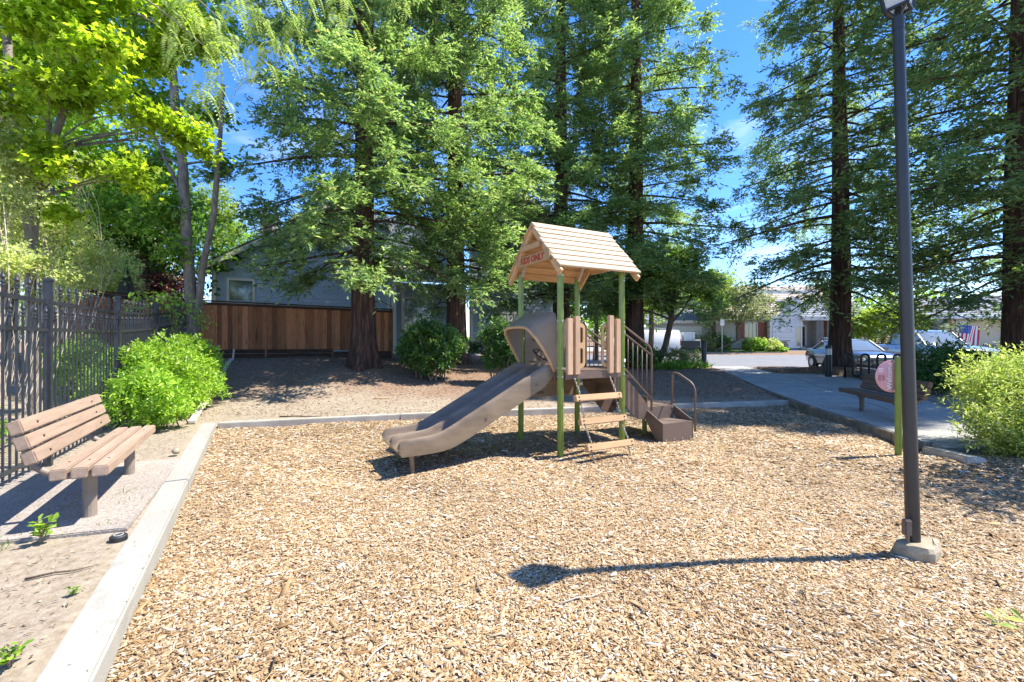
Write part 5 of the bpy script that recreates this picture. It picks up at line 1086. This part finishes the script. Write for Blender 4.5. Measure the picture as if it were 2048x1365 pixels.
# recessed entrance part
w2 = (8.15,9.65,2.05,3.75)
bx('wall',(9.4,1.9,(bz+4.6)/2),(4.36,.4,4.6-bz),'blue_wall',bh)
window(bh,w2[0],w2[1],1.68,w2[2],w2[3],6,4,slider=True,blind_=False)
bx('porch_post',(7.45,-.02,2.6),(.22,.2,3.6),'cream_trim',bh); bx('porch_post',(8.02,.9,2.6),(.14,.14,3.6),'cream_trim',bh); 
m = MB(); m.add([(7.25,-.5,4.55),(11.4,-.5,4.55),(11.4,1.7,5.35),(7.25,1.7,5.35),(7.25,-.5,4.68),(11.4,-.5,4.68),(11.4,1.7,5.48),(7.25,1.7,5.48)],[(3,2,1,0),(4,5,6,7),(0,1,5,4),(1,2,6,5),(2,3,7,6),(3,0,4,7)]); m.build('porch_roof','roof_tan',bh); bx('fascia',(9.3,-.52,4.5),(4.15,.05,.22),'cream_trim',bh)
bx('upper_wall',(9.4,2.4,6.6),(4.36,.4,3.2),'blue_wall',bh)
# right wing
w3 = (12.75,14.35,2.15,3.45)
bx('wall',(14.3,.5,(bz+8)/2),(5.6,.4,8-bz),'blue_wall',bh); siding(bh,11.5,17.1,.28,bz,7.9,holes=[w3]); window(bh,w3[0],w3[1],.28,w3[2],w3[3],4,3,blind_=True)
gable_roof(bh,11.5,17.1,14.3,7.95,9.6,.28,8,'roof_tan')
for x in (11.5,17.1): bx('corner_board',(x,.25,(bz+7.9)/2),(.14,.07,7.9-bz),'cream_trim',bh)
bx('gutter',(14.3,-.05,7.92),(6.0,.12,.12),'cream_trim',bh)

# ---------------------------------------------------------------- houses across the road
def lapcourses(par, x0, x1, ya, za, yb, zb, n, mat):
    """roof slope built of n overlapping courses"""
    m = MB()
    for i in range(n):
        t0, t1 = i/n, (i+1.25)/n; y0_, y1_ = ya+(yb-ya)*t0, ya+(yb-ya)*min(t1,1); z0_, z1_ = za+(zb-za)*t0, za+(zb-za)*min(t1,1); m.add([(x0,y0_,z0_+.05),(x1,y0_,z0_+.05),(x1,y1_,z1_+.0),(x0,y1_,z1_+.0),(x0,y0_,z0_),(x1,y0_,z0_)],[(0,1,2,3),(4,5,1,0)])
    return m.build('roof',mat,par)
g1 = thing('grey_house','grey house with white garage doors, brown shutters and stone porch pillars across the road','house',(13.4,40,.85))
# garage wing (left)
bx('garage_wall',(1.7,.6,1.15),(5.6,.4,2.3),'grey_stucco',g1); gd = bx('garage_door',(2.2,.38,1.0),(3.2,.05,2.0),'white_siding',g1)
for i in range(1,4): bx('panel_joint',(0,-.03,-1.0+.5*i),(3.16,.012,.03),'grey_stucco',gd)
bx('fascia',(2.0,-.05,2.38),(6.6,.08,.26),'white_paint',g1); lapcourses(g1,-1.3,5.3,-.1,2.5,4.5,4.3,8,'roof_slate')
# middle wing with shuttered window
bx('wall',(8.0,.55,1.3),(6.9,.4,2.6),'grey_stucco',g1); window(g1,7.75,8.75,.33,.95,2.25,3,3,'white_paint',.09)
for x in (7.30,9.22): 
    s = bx('shutter',(x,.30,1.6),(.72,.06,1.5),'shutter_red',g1)
    for i in range(8): bx('slat',(0,-.035,-.62+.177*i),(.6,.015,.05),'shutter_red',s)
bx('fascia',(8.2,-.35,2.72),(7.2,.08,.24),'white_paint',g1); lapcourses(g1,4.7,11.8,-.4,2.85,4.2,4.9,9,'roof_tan')
bx('corner_post',(9.95,.25,1.3),(.16,.2,2.6),'white_paint',g1)
# second garage with lap gable
bx('garage_wall',(11.05,-.1,1.5),(2.9,.4,3.0),'white_siding',g1); gd = bx('garage_door',(10.8,-.33,.95),(1.95,.05,1.9),'white_paint',g1)
for i in range(1,4): bx('panel_joint',(0,-.03,-.95+.475*i),(1.93,.012,.025),'grey_stucco',gd)
for i in range(13): bx('siding_board',(11.2+.05*i,-.32,2.05+.2*i),(2.7-.15*i,.04,.19),'white_siding',g1,(math.radians(-6),0,0))
sw_ = bx('side_window',(12.17,-.30,1.05),(.34,.05,1.7),'window_glass',g1); bx('frame',(.2,-.01,0),(.06,.07,1.8),'white_paint',sw_); bx('frame',(-.2,-.01,0),(.06,.07,1.8),'white_paint',sw_)
# porch
bx('wall',(15.9,1.0,1.6),(6.6,.4,3.2),'grey_stucco',g1); dr = bx('door',(13.07,.77,1.05),(.62,.05,1.75),'door_brown',g1)
m = MB(); 
for c, d in (((13.07,.76,2.06),(1.0,.08,.16)),((12.65,.76,1.05),(.16,.08,1.9)),((13.49,.76,1.05),(.16,.08,1.9)),((13.07,.76,.13),(1.0,.08,.1))): m.box(c,d)
m.build('door_frame','white_paint',g1); bx('handle',(.27,-.04,0),(.04,.04,.12),'galv',dr)
bx('step',(13.1,.1,-.02),(1.6,1.2,.16),'concrete',g1)
for x in (13.95,17.1):
    p = link(bpy.data.objects.new('stone_pillar',None),g1); p.location = (x,-.2,0)
    for i in range(9):
        ox = random.uniform(-.02,.02); sp = random.uniform(-.12,.12); bx('stone',(-.17+sp/2,ox,.14+.27*i),(.33+sp,.62,.255),'stone_dark',p,bevel=.02); bx('stone',(.17+sp/2,ox*.5,.14+.27*i),(.32-sp,.6,.255),'stone_dark',p,bevel=.02)
bx('fascia',(15.9,-.65,2.62),(7.2,.1,.28),'white_paint',g1); lapcourses(g1,12.3,19.6,-.7,2.78,4.0,4.7,9,'roof_slate')
rl = bx('railing',(15.5,-.35,.95),(2.5,.06,.08),'white_paint',g1)
for i in range(17): bx('baluster',(-1.2+.15*i,0,-.42),(.05,.04,.8),'white_paint',rl)
bx('shutter',(15.2,.76,1.7),(.45,.05,1.6),'shutter_red',g1); window(g1,17.62,18.25,.78,.75,2.3,2,3,'white_paint',.09); window(g1,18.62,18.95,.78,.6,2.3,1,3,'white_paint',.07)
bx('gutter',(15.9,-.74,2.78),(7.3,.1,.1),'white_paint',g1); bx('downpipe',(19.25,.70,1.3),(.08,.08,2.6),'white_paint',g1)
# upper roof mass behind
lapcourses(g1,9.5,20.0,3.2,4.3,8.5,6.6,10,'roof_tan'); bx('upper_wall',(14.5,6.2,4.4),(8,.3,3),'white_siding',g1)
bx('wall_lamp',(12.42,.68,2.1),(.16,.2,.3),'black_metal',g1)
# low stone planter wall before the shuttered window
sw = thing('stone_wall','low dark stone garden wall with a flat cap below the shuttered window','wall',(20.0,38.6,.68))
for r_ in range(4):
    x = 0
    while x < 3.7:
        w = random.uniform(.28,.5); bx('stone',(x+w/2,random.uniform(-.02,.02),.1+.19*r_),(w-.02,.3,.175),'stone_dark',sw,bevel=.015); x += w
bx('cap_stone',(1.95,0,.83),(4.1,.44,.09),'stone_dark',sw,bevel=.01)
g2 = thing('beige_house','beige house with slate roof and stone pillar behind the flag','house',(37.3,40,.9))
p = link(bpy.data.objects.new('stone_pillar',None),g2); p.location = (.6,-.4,0)
for i in range(9):
    sp = random.uniform(-.12,.12); bx('stone',(-.18+sp/2,0,.14+.27*i),(.34+sp,.66,.255),'stone_dark',p,bevel=.02); bx('stone',(.17+sp/2,.01,.14+.27*i),(.33-sp,.64,.255),'stone_dark',p,bevel=.02)
bx('wall',(6.0,1.0,1.4),(7.6,.4,2.8),'beige_stucco',g2); window(g2,3.45,4.45,.78,.85,2.35,2,3,'white_paint',.12); bx('side_window',(2.35,.78,1.3),(.8,.05,1.9),'window_glass',g2); bx('porch_column',(2.95,.74,1.4),(.2,.2,2.8),'beige_stucco',g2)
bx('fascia',(4.3,-.6,2.72),(9.0,.1,.30),'white_paint',g2); lapcourses(g2,-.6,9.5,-.65,2.9,4.4,4.9,9,'roof_slate'); bx('stone_pillar',(8.3,.5,1.3),(.7,.6,2.6),'stone_dark',g2); bx('wall',(11.2,.2,1.6),(4.6,.4,3.2),'grey_stucco',g2); lapcourses(g2,8.4,14.5,-.4,3.2,4.5,5.2,8,'roof_slate')
bx('downpipe',(9.15,-.1,1.5),(.12,.12,3.0),'white_paint',g2)
# far plants
for i, (px, py, d, r, k, mt, lb) in enumerate(((1405,690,38.4,1.0,.75,'olive_leaf','yellowish rounded bush left of the street sign post'),(1430,686,39.2,1.3,.7,'shrub_leaf','dark clipped bush behind the street sign post'),(1508,690,38.2,1.0,.55,'mid_leaf','clipped bush before the stone wall, beside the olive trunk'),(1540,692,38.1,.85,.65,'pale_leaf','pale flowering bush before the stone wall end'),(1560,702,37.9,.5,.6,'bright_leaf','small bright plant at the lawn end beside the driveway'),(1700,690,37.8,1.0,.6,'mid_leaf','bush below the porch railing behind the sedan'))):
    c = A(px,py,d); shrub('garden_bush',lb,(c.x,c.y,.65),[(c,(r,r*.7,r*k)),(c+Vector((r*.6,.1,-.1)),(r*.6,r*.6,r*k*.8))],420,8,.13,.08,mt,'rhomb',nst=6,zmin=.02,group='bushes before the far houses')
# distant tree belt closing the view
def belt(n):
    a = rng.random(n); x = -95+230*a; y = 66+14*rng.random(n); h = (5+2.5*np.sin(x*.13)+2*np.sin(x*.31+1)+1.2*np.sin(x*.9))*rng.random(n)**.55; P = np.column_stack([x,y,.5+h]); return leaf_mesh('distant_trees',P,rand_dirs(n),rand_dirs(n,.6),1.15,.8,'mid_leaf')
tag(link(bpy.data.objects.new('distant_trees',belt(8000))),kind='stuff')

# ---------------------------------------------------------------- street things
def bollard(label, px, py, top, lens_):
    z = .27; p = G(px,py,z); p.z = float(gz(p.x,p.y)); t = thing('bollard',label,'bollard',p); h = CH+(HZ-top)/F*p.y - p.z; r = .105
    if lens_:
        MB().lathe([(r,-.08),(r,h*.72)],20).build('body','black_metal',t,auto=30); MB().lathe([(r*.97,h*.72),(r*.97,h*.90)],20).build('lens','lens',t,auto=30); m = MB(); m.lathe([(r,h*.90),(r,h*.965),(r*.8,h)],20); m.build('cap','black_metal',t,auto=30)
        for zz in (.76,.80,.84,.88): MB().lathe([(r*1.02,h*zz),(r*1.02,h*zz+.012)],20).build('louvre_ring','galv',t)
    else:
        MB().lathe([(r,-.08),(r,h*.93)],20).build('body','iron_paint',t,auto=30); MB().lathe([(r*1.03,h*.93),(r*1.03,h*.985),(r*.9,h)],20).build('cap','iron_paint',t,auto=30)
    return t
bollard('dark plain bollard on the left side of the path by the road',1408,740,685,False)
bollard('black bollard with clear glass top beside the redwood and bike rack',1657,751,691,True)
# wave bike rack
br = thing('bike_rack','black wave-shaped tube bike rack on the path in front of the sedan','bike rack',(9.95,13.6,float(pz(13.6))),0)
pa, pb = G(1690,758,float(pz(13.5))), G(1789,752,float(pz(13.5))); 
b0_ = Vector((pa.x-9.95, pa.y-13.6, 0)); 
du = Vector((1.0,-.32,0)).normalized(); pts = []; xx = 0; Hh = .86; s = .235
def rack():
    P = [b0_+Vector((0,0,-.05))]; 
    for k in range(4):
        c = b0_+du*(s*(2*k)+s/2)
        P.append(b0_+du*(s*2*k)+Vector((0,0,Hh-s/2)))
        for j in range(1,8): a = math.pi*(1-j/8); P.append(c+du*(math.cos(a)*s/2)+Vector((0,0,Hh-s/2+math.sin(a)*s/2)))
        P.append(b0_+du*(s*(2*k+1))+Vector((0,0,Hh-s/2)))
        if k < 3:
            P.append(b0_+du*(s*(2*k+1))+Vector((0,0,.10+s/2))); c2 = b0_+du*(s*(2*k+1)+s/2)
            for j in range(1,8): a = math.pi*(1+j/8); P.append(c2+du*(math.cos(a)*s/2)+Vector((0,0,.10+s/2+math.sin(a)*s/2)))
            P.append(b0_+du*(s*(2*k+2))+Vector((0,0,.10+s/2)))
    P.append(b0_+du*(s*7)+Vector((0,0,-.05))); return P
MB().tube(rack(),.037,12).build('tube','black_metal',br,smooth=True)
# ---------------------------------------------------------------- vehicles
def loft(m, st, nseg=None):
    """stations (x, [(y,z)...]) mirrored section, closed"""
    k = None; V = []
    for x, sec in st:
        ring = sec + [(-y,z) for y,z in sec[::-1]]; k = len(ring); V += [(x,y,z) for y,z in ring]
    n = len(st); m.add(V, [(i*k+j, i*k+(j+1)%k, (i+1)*k+(j+1)%k, (i+1)*k+j) for i in range(n-1) for j in range(k)]+[tuple(range(k)), tuple((n-1)*k+j for j in range(k-1,-1,-1))])
def wheel(par, x, y, r, w, side):
    m = MB(); R_ = Matrix.Translation((x,y,r)) @ Matrix.Rotation(math.pi/2,4,'X'); m.lathe([(r*.62,-w/2),(r*.93,-w/2),(r,-w*.3),(r,w*.3),(r*.93,w/2),(r*.62,w/2)],28,(0,0,0),R_); o = m.build('wheel','tyre',par,auto=40)
    m = MB(); R2 = Matrix.Translation((x,y+side*w*.42,r)) @ Matrix.Rotation(math.pi/2,4,'X'); m.lathe([(r*.18,-.03),(r*.63,-.012),(r*.63,.012),(r*.18,.03)],24,(0,0,0),R2)
    for k in range(10):
        a = 2*math.pi*k/10; m.box((r*.38*math.cos(a), r*.38*math.sin(a), .0),(r*.5,.035,.05),(0,0,a),R2)
    m.build('rim','alloy',o)
def car(name, label, loc, rz_, kind, paint):
    t = thing(name, label, 'car' if kind == 'sedan' else 'pickup truck', loc, rz_); sec = lambda hw, zb, zt, t_=.10: [(hw*.8,zb),(hw*.97,zb+.10),(hw,zb+(zt-zb)*.45),(hw*.975,zt-t_),(hw*.90,zt-.02),(hw*.5,zt+.015)]
    if kind == 'sedan':
        body = [(-2.36,sec(.66,.42,.82)),(-2.28,sec(.80,.30,.96)),(-1.9,sec(.88,.24,1.02)),(-1.2,sec(.915,.20,.98)),(0,sec(.92,.19,.95)),(.9,sec(.92,.19,.95)),(1.4,sec(.91,.21,.91)),(1.95,sec(.87,.24,.83)),(2.22,sec(.80,.28,.74)),(2.36,sec(.66,.34,.60))]
        gh = [(-1.85,.72,.99,.70),(-1.05,.80,1.40,.60),(-.5,.82,1.45,.63),(.1,.82,1.455,.63),(.42,.80,1.42,.61),(1.22,.74,.955,.70)]; zb_ = .93; r, xs, tw = .33, (-1.42,1.42), .80
    else:
        body = [(1.0,sec(1.0,.42,1.22)),(1.3,sec(1.0,.42,1.20)),(1.9,sec(.99,.42,1.17)),(2.5,sec(.96,.45,1.10)),(2.78,sec(.88,.48,1.02)),(2.9,sec(.75,.5,.92))]
        body = [(-2.95,sec(.95,.5,1.20)),(-2.9,sec(.98,.48,1.24)),(-1.0,sec(1.0,.44,1.24)),(0,sec(1.0,.42,1.22))]+body
        gh = [(-1.12,.86,1.22,.84),(-.95,.84,1.80,.70),(-.4,.86,1.87,.74),(.3,.86,1.87,.74),(.62,.84,1.80,.72),(1.35,.80,1.20,.80)]; zb_ = 1.17; r, xs, tw = .40, (-1.75,1.9), .86
    m = MB(); loft(m, body); bo = m.build('body',paint,t,auto=50)
    m = MB(); loft(m, [(x,[(wb,zb_),(wb*.98,zb_+(z-zb_)*.1),(wt+.02,z-.05),(wt*.8,z),(wt*.4,z+.01)]) for x,wb,z,wt in gh]); g = m.build('glasshouse','car_glass',t,auto=50)
    # roof skin and pillars in body colour
    rs = gh[1:-1]; m = MB(); V = []
    for x, wb, z, wt in rs:
        for y, dz in ((wt+.035,-.05),(wt*.82,.008),(wt*.4,.02),(-wt*.4,.02),(-wt*.82,.008),(-wt-.035,-.05)): V.append((x,y,z+dz))
    m.add(V, [(i*6+j,i*6+j+1,(i+1)*6+j+1,(i+1)*6+j) for i in range(len(rs)-1) for j in range(5)]); m.build('roof',paint,t,auto=50)
    m = MB()
    for s in (-1,1):
        (xa,ba,za,ta),(xb,bb,zb2,tb) = gh[-2], gh[-1]; m.bar((xa,s*(ta+.02),za-.03),(xb-.05,s*(bb+.03),zb_+.02),.06,.05)
        (xa,ba,za,ta),(xb,bb,zb2,tb) = gh[1], gh[0]; m.bar((xa,s*(ta+.02),za-.03),(xb+.05,s*(bb+.03),zb_+.02),.08,.06)
        xm = (gh[2][0]+gh[3][0])/2; m.bar((xm,s*(gh[2][3]+.02),gh[2][2]-.04),(xm-.05,s*(gh[2][1]+.012),zb_),.07,.04)
        m.bar((gh[-1][0]-.1,s*(gh[-1][1]+.03),zb_+.02),(gh[0][0],s*(gh[0][1]+.04),zb_+.03),.03,.03)
    m.build('pillars','car_pillar',t)
    fx = body[-1][0]; hw = body[-2][1][2][0]; zt = body[-2][1][3][1]
    for s in (-1,1):
        bx('headlight',(fx-.16,s*hw*.80,zt-.04),(.22,.36,.13),'lens',t,(0,0,-s*.35),.03); bx('turn_signal',(fx-.30,s*(hw*.985),zt-.05),(.16,.06,.09),'orange_marker',t,(0,0,0),.01)
        bx('mirror',(gh[-1][0]-.25,s*(gh[-1][1]+.22),zb_+.10),(.12,.22,.14),paint,t,None,.03); bx('tail_light',(body[0][0]+.06,s*(body[1][1][2][0]*.82),zt+.05),(.12,.28,.16),'red_lamp',t,None,.02)
        for k in range(1 if kind == 'sedan' else 1): bx('door_handle',(-.35,s*(body[4][1][2][0]+.0),zb_-.12),(.16,.03,.03),paint,t)
    bx('grille',(fx-.03,0,zt-.16),(.08,hw*1.0,.15),'car_trim',t,None,.02); 
    for i in range(3): bx('grille_bar',(fx+.015,0,zt-.21+.05*i),(.02,hw*.96,.012),'galv',t)
    bx('bumper_intake',(fx-.02,0,body[-1][1][0][1]+.02),(.10,hw*1.1,.10),'car_trim',t,None,.02); bx('number_plate',(fx+.03,0,zt-.30),(.02,.32,.14),'sign_white',t)
    for x in xs:
        for s in (-1,1):
            m = MB(); R_ = Matrix.Translation((x,s*(tw+.07),r)) @ Matrix.Rotation(math.pi/2,4,'X'); m.lathe([(r+.06,-.05),(r+.06,.05)],24,(0,0,0),R_); m.build('wheel_arch','car_trim',t); wheel(t,x,s*(tw+.04),r,.22,s)
    if kind != 'sedan': bx('bed_liner',(-1.98,0,1.27),(1.7,1.7,.02),'car_trim',t)
    return t
car('sedan','silver sedan parked nose-in behind the bike rack and redwood trunk',(15.9,21.0,.12),math.radians(-98),'sedan','car_grey')
car('pickup_truck','silver pickup truck parked right of the sedan, partly behind the lamp post',(19.6,21.2,.12),math.radians(-97),'pickup','car_silver')
# white van and tool trailer far left on the road
vn = thing('cargo_van','white cargo van with a red tail light parked left of the leaning tree','van',(9.9,33.8,.36),math.radians(187))
m = MB(); sc_ = lambda hw, zb, zt: [(hw*.9,zb),(hw,zb+.15),(hw,zb+(zt-zb)*.55),(hw*.93,zt-.12),(hw*.85,zt),(hw*.3,zt+.03)]
loft(m,[(-2.6,sc_(.90,.5,1.80)),(-2.5,sc_(.97,.45,1.95)),(.9,sc_(.98,.42,1.98)),(1.5,sc_(.97,.42,1.85)),(2.1,sc_(.95,.42,1.2)),(2.8,sc_(.85,.45,1.05))]); m.build('body','white_paint',vn,auto=50)
for s in (-1,1): 
    bx('tail_light',(-2.54,s*.88,1.05),(.1,.14,.45),'red_lamp',vn); bx('side_window',(1.35,s*.965,1.45),(.8,.03,.5),'car_glass',vn); bx('rear_window',(-2.585,s*.42,1.42),(.04,.6,.45),'car_glass',vn)
    for x in (-1.7,1.7): wheel(vn,x,s*.86,.36,.22,s)
bx('roof_rack',(-.6,0,2.10),(3.2,1.4,.05),'galv',vn); bx('rack_leg',(-.6,0,2.05),(3.0,1.3,.05),'galv',vn); bx('bumper',(-2.66,0,.55),(.12,1.7,.2),'car_trim',vn)
tr = thing('utility_trailer','black open utility trailer parked on the road behind the leaning tree','trailer',(12.9,34.2,.38))
bx('bed',(0,0,.62),(2.5,1.5,.12),'black_metal',tr)
for s in (-1,1):
    bx('side_rail',(0,s*.74,.92),(2.5,.05,.42),'black_metal',tr); wheel(tr,-.1,s*.82,.30,.2,s); bx('mudguard',(-.1,s*.82,.66),(.8,.22,.05),'black_metal',tr)
bx('tail_gate',(1.26,0,.95),(.05,1.5,.6),'galv',tr)
for x, w, lb in ((-.45,.95,'larger white appliance box on the trailer, left of the other'),(.55,.85,'smaller white appliance box on the trailer, right of the other')):
    q_ = thing('white_box',lb,'box',(12.9+x,34.2,1.06)); bx('carton',(0,0,.55),(w,.9,1.1),'white_paint',q_,None,.02); bx('door_seam',(w*.28,-.455,.55),(.015,.01,1.0),'grey_stucco',q_)
sp = thing('street_sign','thin street sign post with a small pale plate on the far lawn','sign',(17.7,37.5,.6)); MB().tube([(0,0,-.05),(0,0,2.6)],.035,8).build('post','galv',sp); bx('plate',(0,-.05,2.45),(.34,.02,.5),'sign_white',sp)
# US flag on a slanted pole
fl = thing('flag','American flag draped on a short dark pole before the beige house','flag',(30.6,30.0,float(gz(30.6,30))))
MB().tube([(0,0,0),(.0,0,.9)],.09,10).build('pole_base','black_metal',fl); MB().tube([(0.15,0,1.0),(-.45,0,2.5)],.02,8).build('pole','galv',fl)
def fpt(u, v):   # u along the stripes 0..1, v across 0..1
    a = Vector((-.42,-.03,2.42)); return a + Vector((1.35*v - .22*u, .07*math.sin(v*9+u*2)-.02, -.12*v - 1.28*u))
for i in range(13):
    m = MB(); n = 8; V = []
    for j in range(n+1):
        for k in range(3): V.append(fpt(j/n, (i+k/2)/13))
    V2 = [tuple(Vector(p)+Vector((0,.008,0))) for p in V]; nv = len(V); Fq = [(j*3+k,(j+1)*3+k,(j+1)*3+k+1,j*3+k+1) for j in range(n) for k in range(2)]
    m.add(V+V2, Fq+[tuple(nv+x for x in f[::-1]) for f in Fq]); m.build('stripe','flag_red' if i%2 == 0 else 'flag_white',fl,smooth=True)
m = MB(); V = [tuple(fpt(j/6*.42,k/6*.54)+Vector((0,-.012,0))) for j in range(7) for k in range(7)]; m.add(V,[(j*7+k,(j+1)*7+k,(j+1)*7+k+1,j*7+k+1) for j in range(6) for k in range(6)]); cn = m.build('canton','flag_blue',fl,smooth=True)
m = MB()
for r_ in range(9):
    for c_ in range(6 if r_%2 == 0 else 5):
        p = fpt((c_+(.5 if r_%2 == 0 else 1))/6*.42, (r_+.5)/9*.54)+Vector((0,-.016,0)); m.add([tuple(p+Vector((math.sin(k*math.pi/5)*(.028 if k%2 == 0 else .011),0,math.cos(k*math.pi/5)*(.028 if k%2 == 0 else .011)))) for k in range(10)],[tuple(range(10))])
m.build('star','flag_white',cn)['kind'] = 'stuff'
# low iron railing below the flag
ir = thing('iron_railing','low black iron railing right of the flag before the beige house','fence',(30.2,28.5,float(gz(30.2,28.5))),math.radians(3))
bx('rail',(2.5,0,1.05),(5.2,.05,.05),'black_metal',ir); bx('rail',(2.5,0,.25),(5.2,.05,.05),'black_metal',ir)
pm = MB().box((0,0,0),(.035,.035,1.15)).mesh('picket','black_metal')
for i in range(32): put('picket',pm,ir,(i*.162,0,.6))
# closed patio umbrella and red shed roof beyond the side fence
um = thing('patio_umbrella','closed dark grey-green patio umbrella standing behind the side fence','umbrella',(-12.3,14.2,.9))
V = []; prof = [(.03,2.93),(.055,2.86),(.10,2.6),(.17,2.25),(.235,1.98),(.20,1.9),(.17,1.5)]; n = 24; m = MB()
for i, (r, z) in enumerate(prof):
    for j in range(n): a = 2*math.pi*j/n; rr = r*(1+.22*math.sin(a*8+i*.4)*min(1,i/2)); V.append((rr*math.cos(a),rr*math.sin(a),z+.05*math.sin(a*4)*(i == 6)))
m.add(V,[(i*n+j,i*n+(j+1)%n,(i+1)*n+(j+1)%n,(i+1)*n+j) for i in range(len(prof)-1) for j in range(n)]+[tuple(range(n))]); m.build('canopy','umbrella_cloth',um); MB().tube([(0,0,0),(0,0,3.0)],.025,8).build('pole','umbrella_cloth',um)
sh = thing('garden_shed','small red-brown plank shed roof showing over the side fence','shed',(-12.75,13.3,.4))
bx('wall',(0,0,1.3),(1.0,1.2,2.2),'redwood_board',sh)
for i in range(5): bx('roof_plank',(-.5+.27*i,-.1,2.62-.05*i),(.25,1.5,.03),'shed_red',sh,(math.radians(10),math.radians(11),0))
# ---------------------------------------------------------------- small things on the ground
p0, p1 = G(383,845,.14), G(462,765,.2); p1 = Vector((p1.x,p1.y,float(gz(p1.x,p1.y))+.04)); p0.z = float(gz(p0.x,p0.y))+.035
c = (p0+p1)/2; d = p1-p0; e = MB().box((0,0,0),(d.length,.10,.05)).mesh('edging_board','old_board',bevel=.006); o = put('edging_board',e,None,c,(0,-math.asin(d.z/d.length),math.atan2(d.y,d.x))); tag(o,'weathered grey edging board lying beside the bright green shrub','board')
q_ = Vector((p1.x+.12,p1.y-.1,float(gz(p1.x,p1.y)))); tag(put('wood_stake',MB().box((0,0,.16),(.05,.03,.4)).mesh('wood_stake','old_board'),None,q_,(.1,.12,.3)),'short grey wood stake at the far end of the edging board','stake')
m = MB(); m.lathe([(.0,-.042),(.032,-.03),(.046,0),(.032,.03),(.0,.042)],14); q_ = G(352,905,.15); o = put('round_stone',m.mesh('round_stone','rock_tan',smooth=True),None,(q_.x,q_.y,.165),(.3,.2,0),(1.05,.95,.9)); tag(o,'pale round stone on the dirt beside the near kerb','stone')
q_ = G(237,1080,.11); vc = thing('valve_cap','round black plastic cap with a pale ring lying by the near kerb','cap',(q_.x,q_.y,.115),.3); MB().lathe([(.05,-.01),(.05,.022),(.042,.03)],24).build('body','rubber_dark',vc,auto=30); m = MB(); m.tube([(.026*math.cos(k*math.pi/8),.026*math.sin(k*math.pi/8),.031) for k in range(17)],.004,6,cap=False); m.build('ring','plastic_grey',vc)
def weed(name, label, x, y, z, n, h, ln, mat):
    t = thing(name,label,'weed',(x,y,z)); mb = MB(); P=[];D=[]
    for k in range(n):
        a = random.random()*6.28; tip = Vector((math.cos(a)*h*.35,math.sin(a)*h*.35,h*random.uniform(.5,1))); mb.tube([(0,0,-.02),tuple(tip*.5+Vector((0,0,.02))),tuple(tip)],.003,5,cap=False)
        for j in range(7): s = .25+.75*random.random(); P.append(tuple(tip*s)); D.append((random.gauss(0,1),random.gauss(0,1),.35))
    mb.build('stem','twig',t); P=np.array(P);D=unit(np.array(D)); link(bpy.data.objects.new('leaves',leaf_mesh('leaves',P,D,unit(rng.normal(size=D.shape)*.3+np.array([0,0,1])),ln*(.6+.7*rng.random(len(P))),ln*.6,mat,'obov')),t)
q_ = G(82,1085,.11); weed('weed','small leafy green weed at the edge of the bench pad',q_.x,q_.y,.11,6,.22,.055,'bright_leaf')
q_ = G(20,1335,.105); weed('weed','low green weed in the dirt at the bottom left corner',q_.x,q_.y,.105,5,.10,.04,'bright_leaf')
q_ = G(150,1190,.105); weed('weed','tiny green weed in the dirt left of the near kerb',q_.x+.0,q_.y,.105,3,.05,.025,'mid_leaf')
q_ = G(2015,1262,0); t = thing('leafy_twig','fallen green leafy twig on the wood chips at the lower right','twig',(q_.x,q_.y,float(cz(q_.x,q_.y))+.02)); MB().tube([(-.12,0,.01),(0,.01,.015),(.12,-.03,.01)],.003,5).build('stem','twig',t); P = np.column_stack([np.linspace(-.1,.12,9),rng.normal(size=9)*.01,np.full(9,.015)]); D = unit(np.column_stack([rng.normal(size=9)*.5+.3,np.where(np.arange(9)%2,1,-1),rng.random(9)*.4])); link(bpy.data.objects.new('leaves',leaf_mesh('leaves',P,D,unit(rng.normal(size=(9,3))*.3+np.array([0,0,1])),.075,.026,'pepper_leaf','obov')),t)
def stick(label, px, py, ln, a, r=.006, mat='twig', z=0):
    q_ = G(px,py,z); z0 = float(cz(q_.x,q_.y))+.022 if z == 0 else float(gz(q_.x,q_.y))+.012; t = MB(); t.tube([(-ln/2,0,0),(-ln*.1,ln*.04,.004),(ln*.2,-.01,.003),(ln/2,ln*.05,0)],[r,r*.9,r*.8,r*.4],6); o = put('stick',t.mesh('stick',mat,smooth=True),None,(q_.x,q_.y,z0),(0,0,a)); tag(o,label,'stick')
stick('thin bare stick on the wood chips in the middle foreground, left of the lamp shadow',955,1175,.16,1.9)
stick('pale long stick lying on the wood chips near the bottom edge, under the lamp shadow',1165,1200,.30,.4,.005,'twig_pale')
stick('orange-brown stick on the dirt left of the slide',765,795,.42,.25,.012,'tan_lumber',.2)
stick('dark thin stick along the back kerb left of the slide',600,833,.75,.02,.012,'bark_dark',.12)
stick('pale broken stick on the chips at the bottom edge, left of centre',760,1310,.22,1.2,.005,'twig_pale')
stick('dark stick in the dirt in front of the bench pad',120,1150,.3,.5,.007,'bark_dark',.105)
# grass tufts in the near dirt
def tufts(n):
    c = rng.random((34,2))*np.array([1.3,3.2])+np.array([-4.2,.9]); i = rng.integers(0,34,n); P = np.column_stack([c[i]+rng.normal(size=(n,2))*.05, np.zeros(n)]); k = ((P[:,0]-K0.x)*KN.x+(P[:,1]-K0.y)*KN.y) > .24; P = P[k]; P[:,2] = gz(P[:,0],P[:,1])-.005; m = len(P); return leaf_mesh('grass_tufts',P,rand_dirs(m,1.3),rand_dirs(m),.035+.05*rng.random(m),.006,'grass_blade')
tag(link(bpy.data.objects.new('grass_tufts',tufts(900))),kind='stuff')
